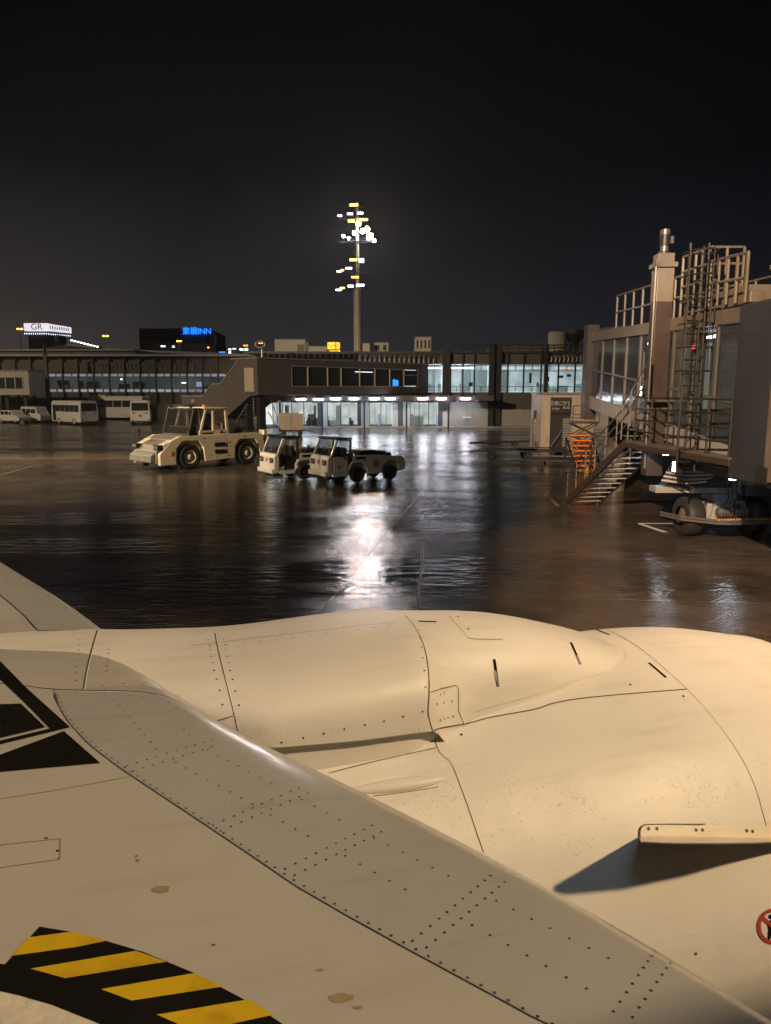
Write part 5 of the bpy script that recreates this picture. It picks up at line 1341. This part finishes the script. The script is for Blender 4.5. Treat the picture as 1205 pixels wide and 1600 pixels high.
def small_van(name, label, cat, p, ang, L_, W_, prof, wins, group='small vehicles parked at the far left'):
    t = thing(name, label, cat, (p.x, p.y, 0), ang, group)
    b = B('white_paint'); b.prism(prof, -W_ / 2, W_ / 2); b.build('body', t, .06)
    for s_ in (1, -1):
        for (x0, x1, z0, z1) in wins:
            w = B('glass_dark'); ya, yb = sorted((s_ * (W_ / 2 - .01), s_ * (W_ / 2 + .012))); w.box(x0, x1, ya, yb, z0, z1); w.build('window', t)
        w = B('red_lens'); xr_ = min(q[0] for q in prof); w.box(xr_ - .02, xr_ + .01, s_ * (W_ / 2 - .12) - .07, s_ * (W_ / 2 - .12) + .07, .6, .95); w.build('tail_light', t)
    xr_ = min(q[0] for q in prof); zm = max(q[1] for q in prof)
    w = B('glass_dark'); w.box(xr_ - .012, xr_ + .08, -W_ / 2 + .12, W_ / 2 - .12, zm * .58, zm * .9); w.build('rear_window', t)
    w = B('black'); w.box(xr_ - .03, xr_ + .02, -.25, .25, .5, .62); w.build('number_plate', t)
    for x in (-L_ * .32, L_ * .33):
        for s_ in (1, -1): wheel(t, x, s_ * (W_ / 2), .28, .17, s_, 'steel')
    return t
kv = [(-1.65, .3), (1.65, .3), (1.7, .75), (1.55, .98), (1.25, 1.1), (.95, 1.75), (.8, 1.84), (-1.5, 1.86), (-1.62, 1.75), (-1.68, 1.0)]
small_van('small_van', 'small boxy white van parked between hatchback and minibus', 'van', G(53, 661) + Vector((0, .7, 0)), R(-28), 3.4, 1.48, kv, [(-1.4, -.8, 1.12, 1.62), (-.7, .0, 1.12, 1.62), (.1, .85, 1.12, 1.6)])
hk = [(-1.85, .3), (1.9, .3), (1.95, .65), (1.7, .88), (1.0, .98), (.5, 1.42), (.2, 1.5), (-1.3, 1.48), (-1.75, 1.1), (-1.88, .8)]
small_van('hatchback_car', 'small white estate car cut by the left picture edge', 'car', G(17, 662) + Vector((0, .9, 0)), R(-30), 3.8, 1.55, hk, [(-1.3, -.65, 1.0, 1.36), (-.55, .1, 1.0, 1.38), (.18, .6, 1.0, 1.3)])

#@@BRIDGE
# ------------------------------------------------------------------ passenger boarding bridge, right
M['landing_lamp'] = emit('landing_lamp_lens', (.78, .90, 1.0), 42)
jb_ = thing('boarding_bridge', 'glass sided passenger boarding bridge on a wheeled drive at the right', 'boarding bridge', (0, 0, 0))
M['tunnel_light'] = emit('tunnel_lamp', (.95, 1.0, .78), 1.3)
M['tunnel_glow'] = emit('glowing_tunnel_lining', (.62, .68, .52), .30, .5, 1.2)  # lining glows itself, in place of light inside the tunnel
M['tunnel_glass'] = glassy('wet_tunnel_glass', (.035, .042, .055), .10, .72)
def tb(Y): return 2.12 + (Y - 14.5) * .088      # underside height along the bridge
def tt(Y): return 5.42 + (Y - 14.5) * .028
def slab(mb, x0, x1, ya, yb, f0, f1):
    mb.add([(x0, ya, f0(ya)), (x1, ya, f0(ya)), (x1, yb, f0(yb)), (x0, yb, f0(yb)), (x0, ya, f1(ya)), (x1, ya, f1(ya)), (x1, yb, f1(yb)), (x0, yb, f1(yb))],
           [(0, 3, 2, 1), (4, 5, 6, 7), (0, 1, 5, 4), (1, 2, 6, 5), (2, 3, 7, 6), (3, 0, 4, 7)]); return mb
XT0, XT1 = 7.15, 9.75
# inner tunnel
b = B('bridge_grey'); slab(b, XT0, XT1, 15.1, 26.3, lambda y: tb(y), lambda y: tb(y) + .42); b.build('floor_beam', jb_)
b = B('bridge_beige'); slab(b, XT0 - .03, XT1 + .03, 15.1, 26.3, lambda y: tt(y) - .30, lambda y: tt(y)); b.build('roof', jb_)
b = B('slate_brown'); slab(b, XT1 - .08, XT1, 15.1, 26.3, lambda y: tb(y) + .43, lambda y: tt(y) - .31); b.build('far_wall', jb_)
nb = 9
for k in range(nb):
    ya = 15.15 + k * (26.2 - 15.15) / nb; yb = ya + (26.2 - 15.15) / nb
    w = B('tunnel_glass'); slab(w, XT0 + .03, XT0 + .06, ya + .06, yb - .06, lambda y: tb(y) + .44, lambda y: tt(y) - .31); wi = w.build('side_glass', jb_)
    f = B('rail_steel'); slab(f, XT0, XT0 + .09, ya - .05, ya + .05, lambda y: tb(y) + .43, lambda y: tt(y) - .305); slab(f, XT0, XT0 + .028, ya + .05, yb - .05, lambda y: tb(y) + 1.3, lambda y: tb(y) + 1.36); f.build('mullion', wi)
for (ya, w_) in ((15.6, .35), (17.0, .12), (17.35, .45), (19.6, .2), (23.2, .25), (24.6, .15), (21.3, .12)):
    l_ = B('tunnel_light'); slab(l_, 8.4, 8.45, ya, ya + w_, lambda y: 3.3, lambda y: 5.0); l_.build('wall_light', jb_)
l_ = B('tunnel_glow'); slab(l_, 9.55, 9.6, 15.3, 26.0, lambda y: tb(y) + .5, lambda y: tt(y) - .5); l_.build('glowing_lining', jb_)
l_ = B('tube_light'); slab(l_, 8.3, 8.4, 19, 19.6, lambda y: 5.1, lambda y: 5.16); slab(l_, 8.3, 8.4, 23.4, 24.0, lambda y: 5.2, lambda y: 5.26); l_.build('ceiling_light', jb_)
q = B('red_lens'); q.m(emit('red_marker', (1, .06, .04), 1.6)); q.box(7.05, 7.1, 17.35, 17.42, 4.72, 4.80); q.build('marker_light', jb_)
# outer tunnel, the slate panel cut by the right edge
b = B('slate_dark'); b.box(6.98, 10.0, 9.0, 15.05, 2.02, 5.44); b.build('outer_tunnel', jb_, .05)
b = B('bridge_beige'); b.box(6.90, 6.975, 13.1, 13.45, 2.15, 5.3); b.m('dark_metal').box(6.88, 6.97, 13.3, 13.7, 2.1, 2.4); b.build('door_frame', jb_)
b = B('slate_brown'); b.box(7.9, 9.9, 12.0, 19.0, 1.78, 2.0); b.build('under_frame', jb_)
for (x, y, z) in ((8.3, 17.3, 1.72), (7.6, 20.2, 2.05)):  # hidden lamps added under the bridge to brighten the parts below
    l_ = B('dark_metal'); l_.box(x - .2, x + .2, y - .1, y + .1, z + .01, z + .06); q = l_.build('bridge_light', jb_); l_ = B('landing_lamp'); l_.box(x - .18, x + .18, y - .08, y + .08, z - .02, z + .006); l_.build('lens', q)
b = B('bridge_beige'); b.box(7.1, 9.0, 12.2, 14.1, 5.46, 6.15); q = b.build('cooling_unit', jb_, .03)
b = B('dark_metal'); 
for k in range(7): b.box(7.06, 7.095, 13.1, 14.0, 5.52 + k * .085, 5.56 + k * .085)
b.build('grille', q)
b = B('bridge_beige'); b.box(7.2, 9.6, 15.1, 16.4, 5.5, 5.72); b.box(7.15, 8.8, 15.2, 16.7, 5.72, 5.86); b.build('roof_platform', jb_, .02)
def rail(name, pts, hgt, nr, parent, mat='rail_steel', r=.028, posts=None, lean=0):
    b = B(mat)
    for j in range(nr):
        z = hgt * (j + 1) / nr; b.tube([(p[0], p[1], p[2] + z) for p in pts], r)
    for a, c in zip(pts, pts[1:]):
        n = max(1, int((Vector(a) - Vector(c)).length / (posts or 1.0)))
        for k in range(n + 1):
            p = Vector(a).lerp(Vector(c), k / n); b.cyl(p, p + Vector((0, 0, hgt)), r * 1.1, 6)
    return b.build(name, parent)
rail('roof_railing', [(7.25, 23.9, tt(24)), (7.25, 18.4, tt(18.4))], 1.0, 2, jb_, 'bridge_beige', .032, .75)
rail('roof_railing', [(7.15, 18.5, tt(18.5)), (7.15, 17.0, tt(17.0)), (7.9, 17.0, tt(17.0))], 1.4, 4, jb_, 'bridge_beige', .03, .32)
rail('roof_railing', [(7.1, 16.8, 5.6), (7.1, 15.1, 5.5)], .95, 2, jb_, 'bridge_beige', .034, .38)
rail('roof_railing', [(9.5, 24, tt(24)), (9.5, 14.5, tt(14.5))], 1.0, 2, jb_, 'bridge_beige', .03, .8)
# lift columns
for xc in (6.93, 9.98):
    yc = 19.2; zt_c = 7.12
    b = B('bridge_brown'); b.box(xc - .21, xc + .21, yc - .21, yc + .21, 1.6, 5.95); b.m('bridge_beige').box(xc - .21, xc + .21, yc - .21, yc + .21, 5.952, 6.78); b.box(xc - .27, xc + .27, yc - .27, yc + .27, 6.78, 6.90); b.box(xc - .20, xc + .20, yc - .2, yc + .2, 6.90, zt_c); c_ = b.build('lift_column', jb_, .012)
    b = B('dark_metal'); b.cyl((xc, yc, zt_c), (xc, yc, zt_c + .06), .15, 16); b.m('rail_steel').cyl((xc, yc, zt_c + .06), (xc, yc, zt_c + .2), .10, 16); b.m('dark_metal').cyl((xc, yc, zt_c + .2), (xc, yc, zt_c + .46), .13, 16); b.m('rail_steel').cyl((xc, yc, zt_c + .46), (xc, yc, zt_c + .58), .12, 16); b.box(xc + .12, xc + .2, yc - .06, yc + .06, zt_c + .25, zt_c + .42); b.build('motor', c_)
    b = B('rail_steel'); b.tube([(xc - .26, yc - .22, 1.8), (xc - .26, yc - .22, 6.8)], .03); b.box(xc - .3, xc - .2, yc - .3, yc - .22, 6.82, 6.95); b.build('cable_duct', c_)
for (x, y, z) in ((6.95, 20.4, 3.75), (7.02, 17.9, 1.95)):
    l_ = B('dark_metal'); l_.box(x, x + .14, y - .09, y + .09, z - .16, z + .16); q = l_.build('bridge_light', jb_)
    l_ = B(M['landing_lamp']); l_.box(x - .03, x - .004, y - .06, y + .06, z - .11, z + .11); l_.build('lens', q)
# caged ladder
b = B('dark_metal')
for x in (6.55, 6.95): b.tube([(x, 16.6, 2.0), (x, 16.6, 6.9)], .028)
for k in range(17): b.tube([(6.55, 16.6, 2.2 + k * .28), (6.95, 16.6, 2.2 + k * .28)], .018)
for k in range(6): z = 4.2 + k * .5; b.tube([(6.55 + .2 - .33 * math.cos(a), 16.6 - .55 * math.sin(a), z) for a in frange(-.2, 3.34, 9)], .018)
for a in (.5, 1.2, 1.9, 2.6): b.tube([(6.75 - .33 * math.cos(a), 16.6 - .55 * math.sin(a), 4.2), (6.75 - .33 * math.cos(a), 16.6 - .55 * math.sin(a), 6.75)], .014)
b.build('caged_ladder', jb_)
# service landing and stairs
b = B('rail_steel'); b.prism([(6.42, 19.9), (7.6, 20.3), (7.1, 14.9), (6.92, 14.9)], 2.40, 2.45, 'z'); b.m('bridge_brown').prism([(6.42, 19.9), (6.46, 19.9), (6.96, 14.9), (6.92, 14.9)], 2.27, 2.398, 'z'); b.build('landing', jb_)
rail('landing_railing', [(6.48, 19.3, 2.45), (6.94, 14.95, 2.45)], 1.15, 4, jb_, 'dark_metal', .022, .85)
rail('landing_railing', [(7.6, 20.4, 2.45), (7.05, 20.2, 2.45)], 1.1, 3, jb_, 'rail_steel', .02, 1.1)
s0, s1 = Vector((5.95, 24.0, .18)), Vector((6.52, 19.98, 2.42)); run = s1 - s0; hd_ = Vector((run.x, run.y, 0)).normalized(); pp = Vector((-hd_.y, hd_.x, 0))
if pp.x < 0: pp = -pp
W_s = 1.1
stair = thing('service_stairs', 'steel service stairs climbing to the bridge landing, wet treads shining', 'stairs', (0, 0, 0))
NT = 12
for k in range(NT):
    p = s0 + run * (k + .3) / NT; b = B('wet_tread'); a_ = p; c_ = p + pp * W_s; e_ = hd_ * .25
    b.add([a_ - e_ * .5, c_ - e_ * .5, c_ + e_ * .5, a_ + e_ * .5, a_ - e_ * .5 - Vector((0, 0, .035)), c_ - e_ * .5 - Vector((0, 0, .035)), c_ + e_ * .5 - Vector((0, 0, .035)), a_ + e_ * .5 - Vector((0, 0, .035))],
          [(0, 1, 2, 3), (4, 7, 6, 5), (0, 4, 5, 1), (1, 5, 6, 2), (2, 6, 7, 3), (3, 7, 4, 0)]); b.build('tread', stair)
for o_ in (Vector((0, 0, 0)), pp * W_s):
    b = B('bridge_brown'); a_ = s0 + o_; c_ = s1 + o_
    u_ = Vector((0, 0, .12)); w_ = pp * .03
    b.add([a_ - u_ - w_, c_ - u_ - w_, c_ + u_ - w_, a_ + u_ - w_, a_ - u_ + w_, c_ - u_ + w_, c_ + u_ + w_, a_ + u_ + w_], [(0, 1, 2, 3), (4, 7, 6, 5), (0, 4, 5, 1), (1, 5, 6, 2), (2, 6, 7, 3), (3, 7, 4, 0)]); b.build('stringer', stair)
    b = B('rail_steel'); 
    for h_ in (.5, .78, 1.05): b.tube([a_ + Vector((0, 0, h_ * .9)), a_ + Vector((0, 0, h_ * .98)) + run * .04, c_ + Vector((0, 0, h_))], .024)
    for k in range(7): p = a_ + run * k / 6; b.cyl(p, p + Vector((0, 0, 1.04)), .022, 6)
    b.build('handrail', stair)
b = B('rubber'); b.cyl(s0 + Vector((.05, -.05, -.18)), s0 + Vector((.05, -.05, .05)), .05, 8); b.build('foot', stair); b = B('rubber'); b.cyl(s0 + pp * W_s + Vector((-.05, -.05, -.18)), s0 + pp * W_s + Vector((-.05, -.05, .05)), .05, 8); b.build('foot', stair)
up = thing('upper_stairs', 'short steel stairs from the landing up to the bridge door', 'stairs', (0, 0, 0))
a0, a1 = Vector((6.75, 20.25, 2.45)), Vector((6.85, 18.6, 3.6))
for k in range(6):
    p = a0.lerp(a1, (k + .5) / 6); b = B('rail_steel'); b.box(p.x - .3, p.x + .35, p.y - .13, p.y + .13, p.z, p.z + .03); b.build('tread', up)
b = B('rail_steel')
for h_ in (.5, .95):
    for ox in (-.32, .36): b.tube([a0 + Vector((ox, 0, h_)), a1 + Vector((ox, 0, h_))], .024)
for t_ in (0, .33, .66, 1): 
    for ox in (-.32, .36): p = a0.lerp(a1, t_) + Vector((ox, 0, 0)); b.cyl(p, p + Vector((0, 0, .95)), .022, 6)
b.build('handrail', up)
# wheel drive
WC = Vector((8.75, 19.3, 0))
b = B('bridge_grey'); b.box(7.0, 10.4, 19.0, 19.5, 1.15, 1.30); b.box(8.45, 9.1, 18.9, 19.6, .95, 1.148); b.m('slate_dark').box(9.0, 11.2, 18.3, 18.6, 1.17, 1.42); b.m('slate_brown').prism([(7.3, 1.305), (9.2, 1.305), (9.2, 1.75), (8.7, 2.05), (7.6, 1.9)], 19.05, 19.6); b.build('cross_beam', jb_, .015)
b = B('bridge_grey'); b.prism([(8.9, 1.305), (9.75, 1.305), (9.75, 1.72), (9.5, 1.86), (9.2, 1.74), (8.9, 2.02)], 18.7, 18.95); b.build('control_box', jb_, .01)
b = B('yellow_lamp'); b.m('amber_plastic').cyl((9.25, 18.55, 1.42), (9.25, 18.55, 1.62), .075, 12); b.m('dark_metal').tube([(9.25, 18.55, 1.62), (9.3, 18.6, 1.85), (9.4, 18.65, 1.9)], .015); b.build('warning_light', jb_)
for xc, sd in ((7.98, -1), (9.62, 1)):
    b = B('rubber'); r_ = .52; wd_ = .46
    b.lathe((xc, 19.2, r_), (1, .12, 0), [(-wd_ / 2, r_ * .5), (-wd_ / 2, r_ * .86), (-wd_ * .38, r_ * .97), (-wd_ * .15, r_), (wd_ * .15, r_), (wd_ * .38, r_ * .97), (wd_ / 2, r_ * .86), (wd_ / 2, r_ * .5)], 40); w_ = b.build('wheel', jb_)
    b = B('bridge_beige'); b.lathe((xc, 19.2, r_), (1, .12, 0), [(-wd_ * .42, .001), (-wd_ * .42, r_ * .3), (-wd_ * .3, r_ * .52), (wd_ * .3, r_ * .52), (wd_ * .42, r_ * .3), (wd_ * .42, .001)], 24); b.build('rim', w_)
b = B('bridge_grey'); b.box(8.3, 9.3, 18.85, 19.5, .5, .9); b.prism([(8.35, .45), (8.45, .98), (9.2, .98), (9.32, .45)], 18.72, 18.84); b.build('gearbox', jb_, .02)
for k_, (x, z) in enumerate(((8.62, .72), (9.0, .72))):
    b = B('rail_steel'); b.cyl((x - .16, 18.55, z), (x + .17, 18.55, z), .13, 18); b.cyl((x - .2, 18.55, z), (x - .16, 18.55, z), .10, 18); b.box(x - .05, x + .08, 18.45, 18.7, z + .12, z + .19); b.m('dark_metal')
    for j in range(5): b.cyl((x - .1 + j * .05, 18.55, z), (x - .09 + j * .05, 18.55, z), .142, 18)
    b.build('drive_motor', jb_)
b = B('rail_steel'); pts = [(7.35, 19.5, .50), (7.6, 18.75, .50), (8.25, 18.18, .50), (8.6, 18.12, .50), (9.95, 18.3, .50)]; b.tube(pts, .035); b.tube([(p[0], p[1], p[2] + .07) for p in pts], .03)
b.m('bridge_grey').add([(8.25, 18.2, .52), (9.95, 18.34, .52), (9.95, 18.8, .52), (8.3, 18.75, .52)], [(0, 1, 2, 3)])
b.m('amber_plastic')
for k in range(22): p = Vector((8.3, 18.15, .60)).lerp(Vector((9.95, 18.27, .60)), k / 21); b.cbox(p, (.035, .03, .05))
b.build('safety_bumper', jb_)
cb = B('rubber'); 
for k in range(7): cb.tube([(7.35 + .1 * k, 19.0 - .05 * k, 1.35 + .05 * k), (7.7 + .12 * k, 18.6, 1.28 + .07 * k), (8.5 + .06 * k, 18.5, 1.55 + .05 * k), (9.0, 18.8, 1.85)], .022)
for k in range(4): cb.tube([(8.6 + .12 * k, 18.5, 1.55), (8.65 + .1 * k, 18.45, 1.1), (8.6 + .12 * k, 18.6, .85)], .016)
cb.build('cable_bundle', jb_)
for k in range(6):
    c_ = B('bridge_grey'); c_.tube([(7.1 + .05 * k, 18.9, 1.5 + .10 * k), (7.6, 18.62, 1.45 + .10 * k), (8.15 + .07 * k, 18.6, 1.50 + .09 * k), (8.5, 18.7, 1.55 + .08 * k)], .035, 8); c_.build('hose', jb_)
# rotunda and its pedestal, walkway beyond
b = B('slate_brown'); b.sm = True; b.lathe((9.3, 28.0, 0), (0, 0, 1), [(2.95, .01), (2.95, 1.45), (3.3, 1.5), (5.9, 1.5), (6.0, 1.56), (6.05, .01)], 28); b.build('rotunda', jb_)
b = B('bridge_brown'); b.box(6.98, 7.38, 26.2, 26.7, 2.75, 6.0); b.build('door_post', jb_)
b = B('bridge_beige'); b.sm = True; b.cyl((8.75, 28.0, 0), (8.75, 28.0, 2.94), .36, 24); b.build('pedestal', jb_)
wv = Vector((20.5, 61, 0)) - Vector((9.9, 29.4, 0)); aw = math.atan2(wv.y, wv.x)
wk = B('slate_brown'); wk.M = Matrix.Translation((9.9, 29.4, 0)) @ Matrix.Rotation(aw, 4, 'Z'); wk.box(0, wv.length, -1.3, 1.3, 3.0, 5.7); wk.m('dark_metal')
for k in (8, 18, 28): wk.box(k, k + .5, -.5, .5, 0, 2.99)
wk.build('fixed_walkway', jb_)

# ------------------------------------------------------------------ gate 22 entrance kiosk
YG = 45.5
gt = thing('gate_kiosk', 'beige gate entrance with black doorway and number 22 sign', 'gate', (0, 0, 0))
def xG(u): return X_(u, YG)
def zG(v): return Z_(v, YG)
b = B('beige_steel'); b.box(xG(848), xG(861.5), YG, YG + .5, 0, zG(616)); b.box(xG(894), xG(930), YG, YG + .5, 0, zG(616)); b.box(xG(861.5), xG(894), YG + .02, YG + .5, zG(621), zG(616)); b.box(xG(848), xG(930), YG + 3, YG + 3.3, 0, zG(616)); b.box(xG(848), xG(848) + .2, YG + .5, YG + 3, 0, zG(616)); b.box(xG(930) - .2, xG(930), YG + .5, YG + 3, 0, zG(616)); b.build('wall', gt)
b = B('roof_edge'); b.box(xG(848) - .06, xG(930), YG - .12, YG + 3.4, zG(616) + .003, zG(616) + .11); b.build('roof', gt)
b = B('black'); b.box(xG(861.5) + .01, xG(894) - .01, YG + .1, YG + .2, 0, zG(646)); b.build('doorway', gt)
b = B('dark_metal'); b.box(xG(861.5) + .01, xG(894) - .01, YG - .08, YG + .015, zG(646), zG(621)); sgn = b.build('sign', gt)
text_mesh('搭乗口', .30, 'concrete', Matrix.Translation((xG(870), YG - .09, zG(630.5))) @ FRONT, 'lettering', sgn, bold=.004, ext=.004)
text_mesh('Bridge', .17, 'concrete', Matrix.Translation((xG(869.5), YG - .09, zG(638.3))) @ FRONT, 'lettering', sgn, bold=.003, ext=.004)
text_mesh('22', .62, 'concrete', Matrix.Translation((xG(885.5), YG - .09, zG(633.5))) @ FRONT, 'lettering', sgn, bold=.004, sx=.72, ext=.004)
b = B('concrete'); x0, x1 = xG(880), xG(893)
for k in range(20): z = zG(705) + k * (zG(653) - zG(705)) / 20; b.box(x0, x1, YG - .3, YG - .22, z, z + .055)
b.m('dark_metal').box(x0 + .02, x1 - .02, YG - .21, YG - .16, 0, zG(653)); b.build('slatted_shutter', gt)
b = B('dark_metal'); b.tube([(xG(861), YG - .5, zG(697)), (xG(880), YG - .5, zG(668))], .03); b.build('brace', gt)
t = thing('folding_platform', 'dark scissor framed work platform in front of the gate entrance', 'work platform', (X_(918, 40), 40, 0))
b = B('brown_steel'); w_ = .72
b.box(-w_, w_, 0, .9, Z_(662, 40), Z_(659, 40)); q = b.build('deck', t)
b = B('brown_steel')
for sx in (-w_, w_): b.tube([(sx, 0, Z_(660, 40)), (sx, 0, Z_(634, 40))], .03); 
b.tube([(-w_, 0, Z_(634, 40)), (w_, 0, Z_(634, 40))], .03); b.tube([(-w_, 0, Z_(648, 40)), (w_, 0, Z_(648, 40))], .025); b.tube([(-w_ - .5, 0, Z_(653, 40)), (-w_ - .3, 0, Z_(653, 40)), (.3, 0, Z_(653, 40))], .025); b.build('railing', t)
b = B('brown_steel')
for y in (0, .85):
    for k in range(3):
        z0, z1 = .1 + k * .62, .72 + k * .62
        b.tube([(-w_ * .9, y, z0), (w_ * .9, y, z1)], .035); b.tube([(w_ * .9, y, z0), (-w_ * .9, y, z1)], .035)
for zc_ in (.1, .72, 1.34, 1.96):
    for sx in (-1, 1): b.tube([(sx * w_ * .9, 0, zc_), (sx * w_ * .9, .85, zc_)], .03)
b.build('scissor_frame', t)
b = B('dark_metal'); b.box(-w_, w_, 0, .9, .06, .12); b.build('base', t)
# orange steps
so = thing('orange_steps', 'bright orange mobile steps beside the gate entrance', 'steps', (0, 0, 0))
ob, ot = G(922, 741), atY(905, 681, 32.5)
b0 = Vector((ob.x, ob.y, .15)); b1 = Vector((ot.x, ot.y, ot.z))
for k in range(8):
    p = b0.lerp(b1, k / 7); w_ = .56 - .02 * k
    b = B('orange_paint'); b.box(p.x - w_, p.x + w_, p.y - .14, p.y + .14, p.z, p.z + .05); b.box(p.x - w_, p.x + w_, p.y + .10, p.y + .14, p.z - .07, p.z - .001); b.build('tread', so)
b = B('dark_metal')
for sx in (-.57, .57): b.tube([b0 + Vector((sx, 0, -.1)), b1 + Vector((sx, 0, -.05))], .035); b.tube([b1 + Vector((sx, 0, -.05)), Vector((b1.x + sx, b1.y + .2, .08))], .03); b.tube([b0 + Vector((sx, 0, .0)), Vector((b1.x + sx, b1.y + .2, .12))], .03)
b.tube([b0 + Vector((-.57, 0, -.05)), Vector((b1.x + .57, b1.y, .1))], .025); b.tube([b0.lerp(b1, .4) + Vector((-.57, 0, 0)), b0.lerp(b1, .4) + Vector((.57, 0, -.5))], .025); b.build('frame', so)
b = B('yellow'); b.cyl(b0 + Vector((-.2, -.25, -.15)), b0 + Vector((-.2, -.25, .22)), .05, 10); b.build('hydraulic_jack', so)
# pillar with stacked rack left of the kiosk
rk = thing('equipment_rack', 'small pinkish slatted rack standing left of the gate entrance', 'rack', (X_(842, 47), 47, 0))
b = B('concrete')
for k in range(6): b.box(-.25, .3, 0, .5, 1.1 + k * .16, 1.17 + k * .16)
b.m('dark_metal').box(-.2, .2, .1, .4, 1.95, 2.5); b.build('shelf', rk)
b = B('brown_steel')
for sx in (-.24, .28): b.cyl((sx, .05, 0), (sx, .05, 2.0), .03, 6); b.cyl((sx, .45, 0), (sx, .45, 2.0), .03, 6)
b.build('post', rk)
# flat baggage carts, dark and wet
def cart(label, p, ang, L_=3.0):
    t = thing('baggage_cart', label, 'cart', (p.x, p.y, 0), ang, 'flat baggage carts near the gate entrance')
    b = B('dark_metal'); b.box(-L_ / 2, L_ / 2, -.75, .75, .42, .50); b.build('deck', t, .01)
    b = B('dark_metal'); b.tube([(-L_ / 2, -.72, .52), (-L_ / 2, -.72, .95), (-L_ / 2, .72, .95), (-L_ / 2, .72, .52)], .03); b.tube([(-L_ / 2, -.74, .56), (L_ / 2, -.74, .56)], .03); b.build('end_rail', t)
    b = B('dark_metal'); b.tube([(L_ / 2, -.3, .42), (L_ / 2 + 1.2, 0, .32)], .035); b.tube([(L_ / 2, .3, .42), (L_ / 2 + 1.2, 0, .32)], .035); b.tube([(L_ / 2 + 1.2, 0, .32), (L_ / 2 + 1.7, 0, .5)], .03); b.build('tow_bar', t)
    for x in (-L_ / 2 + .5, L_ / 2 - .5):
        for s_ in (1, -1): wheel(t, x, s_ * .72, .21, .13, s_, 'dark_metal')
cart('empty flat cart with tow bar, farthest left of three by the gate', G(795, 716), R(172))
cart('empty flat cart standing directly before the black gate doorway', G(850, 717), R(184))
cart('empty flat cart nearest to us, closest to the orange steps', G(872, 733), R(165), 2.6)
t = thing('tow_bar_rack', 'long dark aircraft tow bar lying on small wheels left of the carts', 'tow bar', (G(800, 700).x, G(800, 700).y, 0), R(8))
b = B('dark_metal'); b.cyl((-2.9, 0, .35), (2.2, 0, .45), .07, 10); b.tube([(2.2, 0, .45), (2.7, .2, .5)], .05); b.tube([(2.2, 0, .45), (2.7, -.2, .5)], .05); b.build('bar', t)
for s_ in (1, -1): wheel(t, .2, s_ * .3, .2, .1, s_, 'dark_metal')

#@@HAZE
hm = bpy.data.materials.new('damp_air'); hm.use_nodes = True; hn = hm.node_tree.nodes; hn.clear()
ho = hn.new('ShaderNodeOutputMaterial'); hv = hn.new('ShaderNodeVolumePrincipled')
hv.inputs['Color'].default_value = (.9, .92, .95, 1); hv.inputs['Density'].default_value = .0003; hv.inputs['Anisotropy'].default_value = .55
hm.node_tree.links.new(hv.outputs[0], ho.inputs['Volume'])
M['haze'] = hm
b = B('haze'); b.box(-320, 320, -80, 320, -1.2, 48); hz_o = b.build('haze'); hz_o['kind'] = 'stuff'

#@@END
